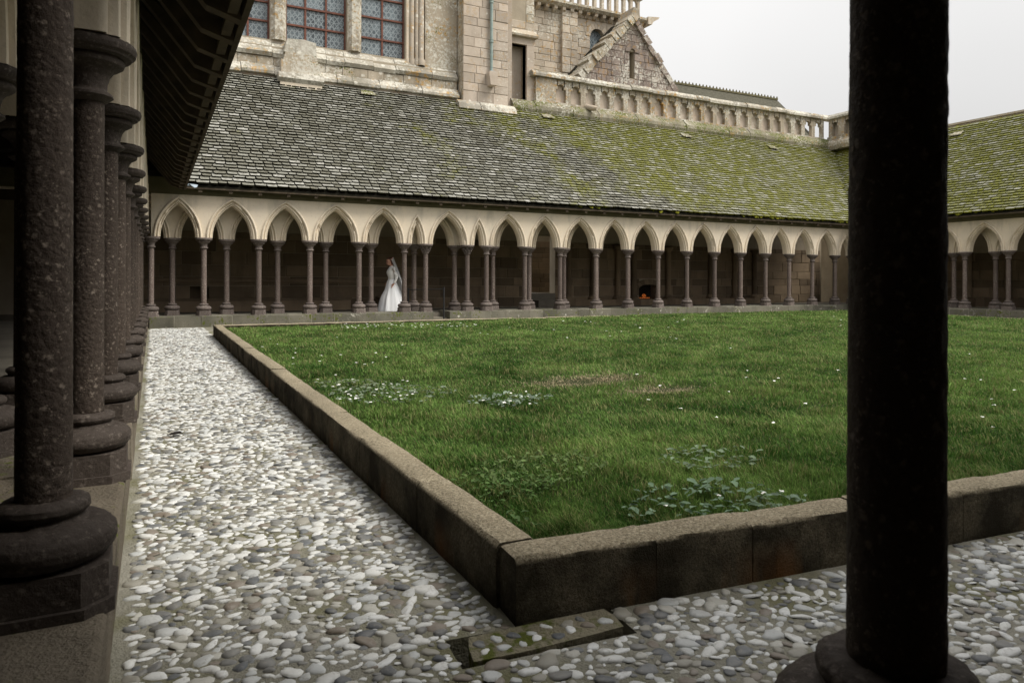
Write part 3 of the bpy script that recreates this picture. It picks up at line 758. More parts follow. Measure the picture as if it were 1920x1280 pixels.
for k in range(34):                                          # rafter feet under the far eave
    x = 1.0 + k * .72
    MB().prism([(-.42, 3.49), (-.12, 3.49 + .30*pitch), (-.12, 3.40 + .30*pitch), (-.42, 3.42)], 0, x, x + .09).build('rafter', M['wood'], FAR)
def vent(G, x, y, ov, s=1.0):
    z = ZE + pitch * (y + ov) + .05
    v = MB(); w_, l_ = .24*s, .55*s
    V = [(x - w_*1.2, y - .05, z + .17*s), (x + w_, y - .05, z + .17*s), (x + w_*.6, y + l_, z + pitch*l_ + .01), (x - w_*.6, y + l_, z + pitch*l_ + .01)]
    v.add(V + [(a, b, c - .03) for a, b, c in V], [(0,1,2,3), (7,6,5,4), (0,4,5,1), (1,5,6,2), (3,7,4,0)])
    o = v.build('vent', M['ledge'], G)
    b = MB().box(x - w_*.45, x + w_*.45, y + .0, y + .05, z - .03, z + .135*s).build('vent_opening', M['deck'], G)
for px, py in ((692, 189), (1030, 231), (1290, 266), (1452, 287)):
    d = ray(px, py)      # meet the roof plane
    t = (ZE + pitch * (.45 - 20) - CH) / (d[2] - pitch * d[1])
    vent(roofF, d[0]*t, d[1]*t - 20, .45)
# back wall of the far gallery
BY = 4.1
def clip_courses(x0, x1, z0, z1, holes, ch):
    zs = [z0]; 
    while zs[-1] < z1 - .1: zs.append(min(z1, zs[-1] + random.choice(ch)))
    out = []
    for a, b in zip(zs[:-1], zs[1:]):
        iv = [(x0, x1)]
        for (h0, h1, g0, g1) in holes:
            if b > g0 + .03 and a < g1 - .03:
                nv = []
                for p, q in iv:
                    if h1 <= p or h0 >= q: nv.append((p, q))
                    else:
                        if h0 - p > .02: nv.append((p, h0))
                        if q - h1 > .02: nv.append((h1, q))
                iv = nv
        out.append((a, b, iv))
    return out
def face_stones(par, x0, x1, z0, z1, yf, depth, mat, ch, lens, holes=(), gap=.009, jit=.012, name='stone', keep=None):
    """ashlar facing -y: each stone a small chamfered block"""
    for a, b, iv in clip_courses(x0, x1, z0, z1, holes, ch):
        for p, q in iv:
            x = p
            while x < q - .01:
                L = random.choice(lens) * random.uniform(.85, 1.15)
                if q - x - L < .16: L = q - x
                L = min(L, q - x)
                A, B, Zb, Zt = x + gap/2, x + L - gap/2, a + gap/2, b - gap/2
                x += L
                if keep and not keep((A+B)/2, (Zb+Zt)/2): continue
                if B - A < .02: continue
                y = yf - random.uniform(0, jit); e = min(.014, (B-A)*.2); j = lambda: random.uniform(-.005, .005)
                Fv = [(A+e+j(), y+j(), Zb+e+j()), (B-e+j(), y+j(), Zb+e+j()), (B-e+j(), y+j(), Zt-e+j()), (A+e+j(), y+j(), Zt-e+j())]
                Mv = [(A, y+e, Zb), (B, y+e, Zb), (B, y+e, Zt), (A, y+e, Zt)]; Bv = [(A, yf+depth, Zb), (B, yf+depth, Zb), (B, yf+depth, Zt), (A, yf+depth, Zt)]
                Fs = [(0,1,2,3)] + [(i, 4+i, 4+(i+1)%4, (i+1)%4) for i in range(4)] + [(4+i, 8+i, 8+(i+1)%4, 4+(i+1)%4) for i in range(4)]
                MB().add(Fv+Mv+Bv, Fs).build(name, mat, par)
HOLES = [(13.0, 14.05, 0, 2.95), (18.10, 19.03, .18, 1.06), (1.0, 1.55, .62, 1.0)]
bw = MB()
def wall_with_holes(m, x0, x1, z0, z1, y0, y1, holes):
    xs = sorted({x0, x1, *[h[0] for h in holes], *[h[1] for h in holes]})
    for a, b in zip(xs[:-1], xs[1:]):
        hh = [h for h in holes if h[0] <= a + 1e-6 and h[1] >= b - 1e-6]
        z = z0
        for h in sorted(hh, key=lambda h: h[2]):
            if h[2] > z: m.box(a, b, y0, y1, z, h[2])
            z = h[3]
        if z < z1: m.box(a, b, y0, y1, z, z1)
wall_with_holes(bw, -9, 29, -.05, 3.6, BY + .02, BY + .45, HOLES)
backwall = bw.build('back_wall', M['backmortar'], FAR)
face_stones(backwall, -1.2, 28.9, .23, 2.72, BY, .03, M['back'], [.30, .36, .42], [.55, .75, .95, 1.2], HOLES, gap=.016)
# ledge and bench on the left, engaged shafts on the right
for x0, x1 in ((-1.2, 6.2), (6.9, 8.9)):
    MB().prism([(BY-.09, 1.16), (BY-.09, 1.20), (BY-.03, 1.25), (BY+.01, 1.25), (BY+.01, 1.10), (BY-.04, 1.10)], 0, x0, x1).build('string_course', M['back'], FAR)
    MB().box(x0, x1 - .3, BY - .42, BY + .01, .22, .55).build('bench', M['back'], FAR)
    MB().box(x0 - .02, x1 - .28, BY - .46, BY + .01, .55, .63).build('bench_seat', M['back'], FAR)
for x in (14.6, 15.75, 16.95, 17.75, 19.55, 20.6, 21.9, 23.3, 24.5):
    c = MB().lathe([(.115,.62),(.11,2.2),(.11,2.45)], 14).build('engaged_shaft', M['back'], FAR, True); c.location = (x, BY - .10, 0)
    MB().box(-.21, .21, -.21, .12, .22, .50).lathe([(.20,.50),(.19,.55),(.13,.60),(.12,.64)], 14).build('base', M['back'], c)
    MB().lathe([(.11,2.44),(.14,2.5),(.2,2.56),(.2,2.64),(0,2.64)], 14).build('capital', M['back'], c, True, .8)
MB().box(14.3, 25.6, BY - .30, BY + .01, .20, .46).build('bench', M['back'], FAR)
# passage beyond the doorway: worn side wall, threshold and steps
MB().box(12.6, 15.6, 6.9, 7.3, .2, 3.7).build('passage_wall', M['backmortar'], FAR)
pw = [o for o in FAR.children if o.name.startswith('passage_wall')][0]
face_stones(pw, 12.7, 15.5, .72, 2.9, 6.88, .03, M['back'], [.20, .26], [.4, .6, .8])
MB().box(13.01, 14.04, BY - .02, 6.88, .2, .72).build('threshold', M['floor'], FAR)
MB().box(13.01, 14.04, BY - .55, BY - .03, .2, .46).build('step', M['floor'], FAR)
# low arched opening with a lattice grille and a lit lamp behind it
nz_ = MB(); n = 8; cx = 18.565; hw = .47
arc = [(cx + hw*math.cos(PI - PI*i/n), .92 + .15*math.sin(PI*i/n)) for i in range(n+1)]
for i in range(n):
    (xa, za), (xb, zb) = arc[i], arc[i+1]
    a0 = PI - PI*i/n - .02; a1 = PI - PI*(i+1)/n + .02
    o1 = (cx + (hw+.2)*math.cos(a0), .93 + .36*math.sin(a0)); o2 = (cx + (hw+.2)*math.cos(a1), .93 + .36*math.sin(a1))
    MB().prism([(xa, za), (xb, zb), (o2[0], o2[1]), (o1[0], o1[1])][::-1], 1, BY - .035, BY + .04).build('voussoir', M['back'], FAR)
MB().box(cx - hw, cx + hw, BY + .44, BY + .5, .15, 1.1).build('niche_back', M['deck'], FAR)
gr = MB()
for k in range(-6, 12):
    for s in (1, -1):
        x0 = cx - hw + k * .12; x1 = x0 + s * .85 
        pts = []
        for q in range(13):
            xx = x0 + (x1-x0)*q/12; zz = .2 + .85*q/12
            if cx - hw < xx < cx + hw: pts.append((xx, BY + .08, zz))
        if len(pts) > 1: gr.tube([pts[0], pts[-1]], .006, 4)
gr.build('grille', M['iron'], FAR)
lamp = MB().box(cx - .36, cx + .20, BY + .16, BY + .20, .475, .52).build('lit_lamp', M['ember'], FAR)
MB().lathe([(0,.53),(.07,.54),(.09,.59),(.05,.65),(0,.67)], 10, cx - .08, BY + .19).build('flame', M['ember'], lamp)
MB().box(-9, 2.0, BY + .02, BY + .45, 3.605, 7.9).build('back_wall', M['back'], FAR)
MB().box(.9, 1.65, BY + .451, BY + .5, .5, 1.1).build('niche_back', M['back'], FAR)
ft = MB().box(-4, 30, -.18, BY + .3, -.05, .22)
fl = MB().box(-6, 33, 20.60, 24.3, -.05, .215).build('gallery_floor', M['floor']); fl['kind'] = 'structure'

# ---- left gallery, seen along its length
LX = [.98 + 1.5*k for k in range(13)]
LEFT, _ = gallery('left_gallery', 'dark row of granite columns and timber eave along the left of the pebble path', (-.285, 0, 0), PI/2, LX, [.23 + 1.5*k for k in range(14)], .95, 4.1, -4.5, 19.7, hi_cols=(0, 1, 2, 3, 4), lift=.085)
low_wall(LEFT, .25, 19.75, M['lowleft'], [1.0, 1.25, .9, 1.4], y0=-.165)
LEFTM = Matrix.Translation((-.285, 0, 0)) @ Matrix.Rotation(PI/2, 4, 'Z')
roofL = deck(LEFT, pitch, .95, 4.25, 1.2, 19.55, 1, 1)
slate_field(roofL, LEFT, pitch, .95, 4.25, 1.2, 19.2, 1, 1, LEFTM, maxrows=5, nparts=60)
MB().box(1.2, 19.25, -.985, -.935, 3.42, 3.56).build('fascia', M['wood'], LEFT)
MB().box(1.2, 19.25, -.90, -.82, 3.43, 3.50).build('eave_plate', M['wood'], LEFT)
for k in range(30):
    x = 1.5 + k * .60
    r_ = MB(); z0 = 3.455
    poly = [(-.93, 3.50), (-.70, 3.52 + .10), (-.10, 3.47 + .90*pitch), (-.10, 3.37 + .90*pitch), (-.66, 3.47), (-.93, 3.385)]
    r_.prism(poly, 0, x, x + .13); r_.build('rafter', M['wood'], LEFT)
lb = MB().box(-6, 24.1, 4.12, 4.5, -.05, 7.6).build('back_wall', M['back'], LEFT)
fl2 = MB().box(-4.7, -.95, -5, 20.58, -.05, .205).build('gallery_floor', M['floor']); fl2['kind'] = 'structure'

# ---- right gallery
RY = [6.65, 8.1, 9.55, 11.0, 12.45, 13.93, 15.38, 16.83, 18.3, 19.75]
RIGHT, _ = gallery('right_gallery', 'cloister gallery at the far right with the greenest mossy roof', (25.85, 0, 0), -PI/2, [-y for y in RY[::-1]], [-(y - .73) for y in RY[::-1]] + [-5.2], .5, 4.1, -21, -5.5)
low_wall(RIGHT, -19.8, -5.4, M['low'], [.55, .7, .62])
RIGHTM = Matrix.Translation((25.85, 0, 0)) @ Matrix.Rotation(-PI/2, 4, 'Z')
roofR = deck(RIGHT, pitch, .5, 4.15, -19.55, -6.5, 1, 0)
slate_field(roofR, RIGHT, pitch, .5, 4.15, -19.55, -6.5, 1, 0, RIGHTM, nparts=220)
moss_field(roofR, RIGHTM, pitch, .5, 4.1, -21.5, -9, 5000, lambda p: .28 - max(0, p.z - 6) * .12)
eave(RIGHT, -19.55, -6.5, .5)
MB().box(-24.2, -6.5, 4.16, 4.6, 7.3, 7.80).build('ridge_coping', M['buttress'], RIGHT)
MB().box(-24.2, -6.5, 4.10, 4.66, 7.80, 7.88).build('ridge_cap', M['wall'], RIGHT)
d = ray(1792, 262); t = ((ZE + pitch * (.5 - 25.85)) - CH) / (d[2] - pitch * d[0]); vent(roofR, -d[1]*t, d[0]*t - 25.85, .5, .9)
rb = MB().box(-26, -4, 4.12, 4.4, -.05, 4).build('back_wall', M['backmortar'], RIGHT)
face_stones(rb, -20, -9, .23, 2.4, 4.1, .03, M['back'], [.32, .38], [.6, .8, 1.0])
for x in (-11.7, -13.15, -14.6, -16.1, -17.6):
    c = MB().lathe([(.115,.6),(.11,2.45)], 12).build('engaged_shaft', M['back'], RIGHT, True); c.location = (x, 4.0, 0)
    MB().box(-.21, .21, -.21, .1, .22, .55).build('base', M['back'], c)
fl3 = MB().box(26.6, 30.1, 4, 20.55, -.05, .205).build('gallery_floor', M['floor']); fl3['kind'] = 'structure'

# ---- near gallery, in which the photographer stands
NA = math.atan2(E1.y, E1.x)
NEARO = Vector((1.135, .79, 0))
nf = [-13.4, -11.9, -10.4, -8.9, -7.4, -5.9, -4.4, -2.92, -1.46, 0, 1.42]
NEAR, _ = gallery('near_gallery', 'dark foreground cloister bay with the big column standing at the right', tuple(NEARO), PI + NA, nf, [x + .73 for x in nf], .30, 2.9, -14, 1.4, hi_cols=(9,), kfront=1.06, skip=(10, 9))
low_wall(NEAR, -13.8, 1.3, M['lowleft'], [1.1, .9, 1.3])
unseen_roofN = deck(NEAR, pitch, .30, 1.2, -14.3, .6, 0, 1)  # unseen roof, shaped low and short to let light onto the foreground
MB().add([(-14.3, 1.2, 4.80), (2.1, 1.2, 4.80), (2.1, 3.2, 3.7), (-14.3, 3.2, 3.7), (-14.3, 1.2, 4.72), (2.1, 1.2, 4.72), (2.1, 3.2, 3.62), (-14.3, 3.2, 3.62)], [(0,1,2,3), (7,6,5,4), (0,4,5,1), (2,6,7,3)]).build('unseen_back_slope', M['deck'], unseen_roofN)
MB().box(-14.4, 5.5, 2.92, 3.2, -.05, 4.0).build('back_wall', M['back'], NEAR)
MB().box(-14.4, -14.0, -.2, 2.92, -.05, 4.4).build('end_wall', M['back'], NEAR)  # unseen wall added to stop light coming in at the open end
fl4 = MB().box(-.94, 15.5, -5.5, .02, -.05, .20).build('gallery_floor', M['floor']); fl4['kind'] = 'structure'
fl4.data.transform(Matrix.Rotation(NA, 4, 'Z'))

# ================================================================== CHURCH AND UPPER WORKS
CY = 24.5
CH_ = empty('abbey_church', 'lichened granite church with tall leaded windows rising above the long roof', 'church', (0, CY, 0))
W = [(1.05, 3.40), (3.915, 5.945), (6.445, 8.055)]; WB, WT = 9.13, 13.2
wholes = [(a, b, WB, WT) for a, b in W]
doorh = [(12.2, 12.93, 8.2, 10.36)]
m = MB(); wall_with_holes(m, -6, 13.3, 7.0, 14.5, .04, .9, wholes + doorh)
cw = m.build('wall', M['mortar'], CH_)
jh = wholes + doorh + [(8.05, 8.75, 8.9, 14.4), (10.05, 12.12, 7, 14.5)]
face_stones(cw, -.6, 13.3, 8.95, 11.3, .035, .03, M['wall'], [.28, .34, .4], [.4, .6, .8], [(h[0]-.0, h[1]+.0, h[2], h[3]) for h in jh])
# mullion piers stand proud
for x0, x1 in ((3.42, 3.90), (5.96, 6.43)):
    p = MB().prism([(x0, .02), (x0+.12, -.10), (x1-.12, -.10), (x1, .02), (x1, .4), (x0, .4)][::-1], 2, WB, 13.2).build('mullion', M['wall_lichen'], CH_)
# roll mouldings of the right jamb
for k, (x, r) in enumerate(((8.13, .07), (8.29, .085), (8.46, .07), (8.62, .095))):
    MB().lathe([(r*1.5, 8.95), (r*1.5, 9.15), (r, 9.22), (r, 14)], 12, x, .10 - .045*k).build('jamb_shaft', M['wall'], CH_, True, .8)
MB().box(8.06, 8.74, .06, .5, 8.95, 14).build('jamb', M['wall'], CH_)
MB().box(8.76, 10.0, -.06, .5, 8.9, 14.2).build('pier', M['wall_lichen'], CH_)
# glazing
def window(idx, xb, zb):
    x0, x1 = W[idx]
    yg = .30
    wn = MB().box(x0, x0+.05, .24, .36, WB, WT).box(x1-.05, x1, .24, .36, WB, WT).box(x0+.05, x1-.05, .24, .36, WB, WB+.05).build('window', M['redbar'], CH_)
    xs = [x0+.05] + xb + [x1-.05]; zs = [WB+.05] + zb + [WT]
    for a, b in zip(xs[:-1], xs[1:]):
        for c, d in zip(zs[:-1], zs[1:]): MB().box(a+.002, b-.002, yg-.01, yg+.01, c+.002, d-.002).build('pane', M['glass'], wn)
    for x in xb: MB().box(x-.032, x+.032, yg-.06, yg-.012, WB+.05, WT).build('bar', M['redbar'], wn)
    for z in zb: MB().box(x0+.05, x1-.05, yg-.075, yg-.02, z-.03, z+.03).build('bar', M['redbar'], wn)
window(0, [1.9, 2.73], [9.78, 10.42, 11.1, 11.8, 12.5]); window(1, [4.575, 5.27], [9.79, 10.42, 11.1, 11.8, 12.5]); window(2, [7.25], [9.76, 10.50, 11.2, 11.9, 12.6])
# sloping sill in two weathered courses above the roof
def slope_stones(x0, x1, prof, mat, lens, name='stone', parent=None):
    x = x0
    while x < x1 - .01:
        L = random.choice(lens) * random.uniform(.85, 1.2)
        if x1 - x - L < .3: L = x1 - x
        dz = random.uniform(-.02, .02); dy = random.uniform(-.02, .02)
        MB().prism([(y + dy, z + dz) for y, z in prof], 0, x + .008, x + L - .008).build(name, mat, parent); x += L
sill = MB().box(-1, 9.9, -.16, .05, 7.3, 8.86).build('sill_core', M['mortar'], CH_)
slope_stones(-.8, 9.95, [(-.30, 8.62), (.03, 9.08), (.20, 9.12), (.20, 8.58), (-.24, 8.5)], M['coping'], [.7, .95, 1.2], parent=CH_)
slope_stones(-.8, 9.95, [(-.20, 8.20), (-.20, 8.49), (.05, 8.49), (.05, 8.20)], M['wall_lichen'], [.5, .7, .9], parent=CH_)
slope_stones(-.8, 9.95, [(-.46, 7.86), (-.46, 7.95), (-.25, 8.19), (.05, 8.19), (.05, 7.75)], M['coping'], [.6, .85, 1.1], parent=CH_)
slope_stones(-.8, 9.95, [(-.32, 7.55), (-.32, 7.85), (.05, 7.85), (.05, 7.55)], M['buttress'], [1.2, 1.6], parent=CH_)
# broken-off pier standing on the sill
st_ = MB().box(3.66, 4.90, -.62, .0, 7.9, 8.35).build('stump', M['wall_lichen'], CH_)
MB().prism([(3.74, 8.35), (4.84, 8.35), (4.80, 8.62), (3.80, 8.62)], 1, -.56, .0).build('stone', M['wall_lichen'], st_)
MB().prism([(3.76, 8.63), (4.80, 8.63), (4.78, 9.04), (4.4, 9.10), (3.86, 9.06)], 1, -.53, .0).build('stone', M['coping'], st_)
MB().prism([(-.80, 7.72), (-.72, 7.92), (.0, 7.92), (.0, 7.6), (-.70, 7.6)], 0, 3.56, 5.0).build('stone', M['coping'], st_)
MB().box(3.62, 4.95, -.70, -.1, 7.2, 7.6).build('stone', M['lime'], st_)
# buttress
bt = MB().box(10.05, 11.83, -.56, .6, 7.0, 14.5).build('buttress', M['mortar'], CH_)
face_stones(bt, 10.03, 11.85, 7.72, 11.8, -.585, .03, M['buttress'], [.30, .36, .42], [.45, .6, .75])
zz = 7.7
while zz < 11.8:
    hh = random.choice([.32, .4]); cut = random.uniform(-.2, .2)
    for y0, y1 in ((-.56, cut - .006), (cut + .006, .55)): MB().box(10.02, 10.04, y0, y1, zz, zz + hh - .012).build('stone', M['wall_lichen'], bt)
    zz += hh
slope_stones(9.78, 12.12, [(-.86, 7.42), (-.80, 7.60), (-.60, 7.76), (.0, 7.76), (.0, 7.3), (-.7, 7.3)], M['coping'], [.6, .8], parent=bt)
MB().box(11.86, 12.16, -.30, .4, 7.4, 14).build('pier', M['buttress'], CH_)
# rain pipe with its stone hopper
rp_ = empty('rain_pipe', 'green copper rain pipe running down the church buttress', 'pipe', (11.12, CY - .68, 8.9))
MB().tube([(0,0,0), (0,0,5)], .055, 12).build('pipe', M['copper'], rp_, True, .8)
for z in (1.15, 2.6): MB().lathe([(.058,-.06),(.08,-.05),(.08,-.02),(.066,0),(.08,.02),(.08,.05),(.058,.06)], 12, 0, 0, z).build('collar', M['copper'], rp_, True, .8)
hp = empty('stone_hopper', 'small stone spout block below the copper pipe on the buttress', 'spout', (11.12, CY - .70, 8.38))
MB().prism([(-.16, .50), (.16, .50), (.18, .42), (.12, 0), (-.12, 0), (-.18, .42)][::-1], 1, -.2, .10).build('block', M['buttress'], hp)
MB().box(-.10, .10, -.14, .05, .502, .53).build('lead_lining', M['lead'], hp)
# doorway frame
for x0, x1, z0, z1 in ((12.16, 12.20, 8.1, 10.355), (12.93, 13.25, 8.1, 10.355), (12.12, 13.3, 10.36, 10.62)):
    MB().box(x0, x1, -.06, .3, z0, z1 if z1 < 10.6 else z1).build('door_frame', M['buttress'], CH_)
MB().prism([(-.22, 10.63), (-.24, 10.70), (.02, 10.95), (.05, 10.63)], 0, 11.95, 13.35).build('hood', M['wall_lichen'], CH_)
MB().box(12.205, 12.925, .42, .95, 8, 10.35).build('door_recess', M['buttress'], CH_)
face_stones(CH_, 12.93, 13.3, 10.9, 14.4, .03, .1, M['wall_lichen'], [.35], [.4])
# returning wall and upper nave wall, further back
UY = 27.0 - CY
MB().box(13.0, 13.3, .9, UY + .3, 7.5, 14.4).build('return_wall', M['wall'], CH_)
m = MB(); wall_with_holes(m, 13.0, 20.35, 8.0, 13.15, UY + .04, UY + .6, [(17.50, 18.27, 10.9, 12.62)])
uw = m.build('upper_wall', M['mortar'], CH_)
face_stones(uw, 13.3, 20.38, 9.6, 13.12, UY, .05, M['wall'], [.27, .33, .36], [.4, .55, .7], [(17.50, 18.27, 10.9, 12.55)])
face_stones(uw, 15.95, 16.75, 10.35, 13.1, UY - .16, .2, M['wall'], [.33, .36], [.4, .5])
MB().prism([(UY-.22, 10.20), (UY-.22, 10.27), (UY-.02, 10.36), (UY+.02, 10.20)], 0, 13.3, 20.4).build('string_course', M['wall_lichen'], uw)
MB().box(20.05, 20.40, UY - .05, UY + 6, 8, 13.2).build('end_wall', M['wall'], CH_)
# round headed window
n = 10; cx, rr = 17.885, .385
sw = MB().box(cx - rr, cx + rr, UY + .22, UY + .24, 10.9, 12.2).add([(cx + rr*math.cos(PI*i/n), UY + .23, 12.2 + rr*math.sin(PI*i/n)) for i in range(n+1)], [tuple(range(n+1))]).build('window', M['glass'], uw)
for i in range(n):
    a0, a1 = PI*i/n + .015, PI*(i+1)/n - .015
    P = lambda a, r: (cx + r*math.cos(a), 12.2 + r*math.sin(a))
    MB().prism([P(a0, rr), P(a1, rr), P(a1, rr + .24), P(a0, rr + .24)], 1, UY - .02, UY + .24).build('voussoir', M['wall'], uw)
m = MB(); 
for sgn in (-1, 1):
    pts = [(cx + sgn*rr*math.cos(PI/2*i/6), 12.2 + rr*math.sin(PI/2*i/6)) for i in range(7)]
    m.prism(pts + [(cx, 12.62), (cx + sgn*.40, 12.62)], 1, UY + .05, UY + .5)
m.build('spandrel', M['mortar'], uw)
# cornice on corbels, then the pierced balustrade
MB().prism([(UY-.40, 13.27), (UY-.40, 13.37), (UY+.1, 13.42), (UY+.1, 13.16), (UY-.28, 13.16)], 0, 13.0, 20.7).build('cornice', M['wall_lichen'], uw)
for k in range(17): MB().prism([(UY-.27, 13.155), (UY-.25, 13.04), (UY-.1, 12.94), (UY+.02, 12.92), (UY+.02, 13.155)], 0, 13.4 + k*.42, 13.56 + k*.42).build('corbel', M['wall'], uw)
MB().prism([(20.4, 13.43), (21.05, 13.50), (20.98, 13.40), (20.7, 13.24), (20.62, 13.10), (20.4, 13.08)], 1, UY - .45, UY + 1.2).build('cornice', M['wall'], uw)
MB().box(13.2, 20.3, UY - .06, UY + .22, 13.42, 13.52).build('balustrade_foot', M['wall'], uw)
k = 13.3
while k < 20.2:
    MB().box(k, k + .13, UY - .02, UY + .16, 13.52, 14.3).build('baluster', M['wall'], uw); k += .40
MB().box(13.2, 20.35, UY - .08, UY + .24, 14.3, 14.55).build('rail', M['wall_lichen'], uw)
for a in range(17):
    x = 13.43 + a*.40
    MB().prism([(x, 14.299), (x, 14.12), (x+.07, 14.25), (x+.135, 14.29), (x+.20, 14.25), (x+.27, 14.12), (x+.27, 14.299)], 1, UY, UY + .14).build('arch', M['wall'], uw)

# ---- parapet of trefoil-headed openings above the mossy ledge
PYY = 24.3
PA = empty('arcaded_parapet', 'lichen covered stone parapet pierced by a row of small arches on the roof edge', 'parapet', (0, PYY, 0))
slope_stones(12.1, 29.9, [(-.36, 7.78), (-.34, 7.92), (-.12, 8.16), (.30, 8.20), (.30, 7.6), (-.30, 7.6)], M['ledge'], [.8, 1.1, 1.4], 'ledge_stone', PA)
NXs = [14.382 + .694*k for k in range(22)]
def trefoil(x, hw_, zb, zt):
    """outline of the opening, left to right over the top"""
    P = [(x - hw_, zb), (x - hw_, zt - .22)]
    P += [(x - hw_*.62, zt - .20), (x - hw_*.78, zt - .12), (x - hw_*.55, zt - .045), (x, zt), (x + hw_*.55, zt - .045), (x + hw_*.78, zt - .12), (x + hw_*.62, zt - .20)]
    return P + [(x + hw_, zt - .22), (x + hw_, zb)]
zb_, zt_, top_ = 8.24, 8.98, 9.14
edges = [13.25] + [(a+b)/2 for a, b in zip(NXs[:-1], NXs[1:])] + [29.35]
for i, x in enumerate(NXs):
    x0, x1 = edges[i], edges[i+1]; T = trefoil(x, .235, zb_, zt_); m = MB(); yf, yb = -.02, .14
    for (xa, za), (xb, zb) in zip(T[1:-2], T[2:-1]):
        a, b = (xa, za), (xb, zb)
        if b[0] <= a[0] + 1e-6:
            m.add([(a[0], yf, a[1]), (b[0], yf, b[1]), (b[0], yb, b[1]), (a[0], yb, a[1])], [(0,1,2,3)]); continue
        m.add([(a[0],yf,a[1]), (b[0],yf,b[1]), (b[0],yf,top_), (a[0],yf,top_)], [(0,1,2,3)])
        m.add([(a[0],yb,a[1]), (b[0],yb,b[1]), (b[0],yb,top_), (a[0],yb,top_)], [(0,1,2,3)])
        m.add([(a[0],yf,a[1]), (b[0],yf,b[1]), (b[0],yb,b[1]), (a[0],yb,a[1])], [(0,1,2,3)])
    m.box(x0 + .003, x - .235, yf, yb, zb_, top_); m.box(x + .235, x1 - .003, yf, yb, zb_, top_)
    m.build('panel', M['wall_lichen'], PA)
MB().box(13.25, 29.35, -.05, .25, 8.12, 8.24).build('foot', M['wall_lichen'], PA)
slope_stones(13.05, 29.6, [(-.16, 9.145), (-.16, 9.24), (-.05, 9.37), (.25, 9.37), (.36, 9.24), (.36, 9.145)], M['coping'], [.7, .9, 1.2], 'coping_stone', PA)
MB().box(13.3, 27.9, .142, .24, 8.15, 9.14).build('backing', M['buttress'], PA)
sp_ = MB(); 
MB().tube([(15.55, -.05, 8.20), (15.62, -.45, 8.08), (15.70, -.62, 8.03)], [.12, .11, .08], 8).build('spout', M['wall'], PA, True, .8)
# return of the parapet over the right gallery
PR = empty('end_parapet', 'short stone parapet turning the corner above the right gallery roof', 'parapet', (29.6, PYY, 0), -PI/2)
for i in range(6):
    x = .45 + i*.72; T = trefoil(x, .2, zb_, zt_); m = MB(); yf, yb = 0, .25
    for (xa, za), (xb, zb) in zip(T[1:-2], T[2:-1]):
        if xb <= xa + 1e-6: continue
        for yy in (yf, yb): m.add([(xa,yy,za),(xb,yy,zb),(xb,yy,top_),(xa,yy,top_)], [(0,1,2,3)])
    m.box(x-.36, x-.2, yf, yb, zb_, top_); m.box(x+.2, x+.357, yf, yb, zb_, top_); m.build('panel', M['wall'], PR)
MB().box(.05, 4.5, .251, .32, 8.1, 9.14).build('backing', M['buttress'], PR)
MB().box(.05, 4.5, -.05, .32, 8.05, 8.28).build('foot', M['wall_lichen'], PR)
slope_stones(-.2, 4.5, [(-.16, 9.145), (-.16, 9.24), (-.05, 9.37), (.25, 9.37), (.36, 9.24), (.36, 9.145)], M['coping'], [.8, 1.0], 'coping_stone', PR)
slope_stones(-.1, 4.6, [(-.36, 7.78), (-.34, 7.92), (-.12, 8.1), (.30, 8.1), (.30, 7.6), (-.30, 7.6)], M['wall_lichen'], [.8, 1.1], 'ledge_stone', PR)

# ---- gable standing behind the parapet
GYY = 25.2
GB = empty('stone_gable', 'steep lichened stone gable with one slit window behind the parapet', 'gable', (0, GYY, 0))
gl, ga, gr_ = (15.70, 9.70), (18.53, 12.72), (21.0, 9.72)
m = MB()
slit = (18.36, 18.62, 9.98, 11.15)
m.prism([gl, (slit[0], gl[1]), (slit[0], gl[1] + (slit[0]-gl[0])*(ga[1]-gl[1])/(ga[0]-gl[0]))][::-1], 1, .03, .55)
m.prism([(slit[1], 9.7), gr_, (slit[1], gr_[1] + (gr_[0]-slit[1])*(ga[1]-gr_[1])/(gr_[0]-ga[0]))][::-1], 1, .03, .55)
m.box(slit[0], slit[1], .03, .55, 9.7, 9.98); m.box(slit[0], slit[1], .03, .55, 11.15, 12.62)
m.box(15.2, 21.2, .03, .5, 8.0, 9.7)
gw = m.build('gable_wall', M['mortar'], GB)
def in_g(x, z):
    return z < gl[1] + (x-gl[0])*(ga[1]-gl[1])/(ga[0]-gl[0]) - .22 and z < gr_[1] + (gr_[0]-x)*(ga[1]-gr_[1])/(gr_[0]-ga[0]) - .20
face_stones(gw, 15.5, 21.0, 9.2, 12.5, 0, .05, M['gable'], [.19, .25, .31], [.22, .34, .5], [(slit[0], slit[1], slit[2], slit[3])], keep=in_g)
MB().box(slit[0], slit[1], .40, .44, 9.98, 11.15).build('slit_back', M['deck'], GB)
for i in range(6):
    a0, a1 = PI*i/6, PI*(i+1)/6; P = lambda a, r: ((slit[0]+slit[1])/2 + r*math.cos(a), 11.12 + r*math.sin(a))
    MB().prism([P(a0,.14), P(a1,.14), P(a1,.36), P(a0,.36)], 1, -.04, .2).build('voussoir', M['gable'], GB)
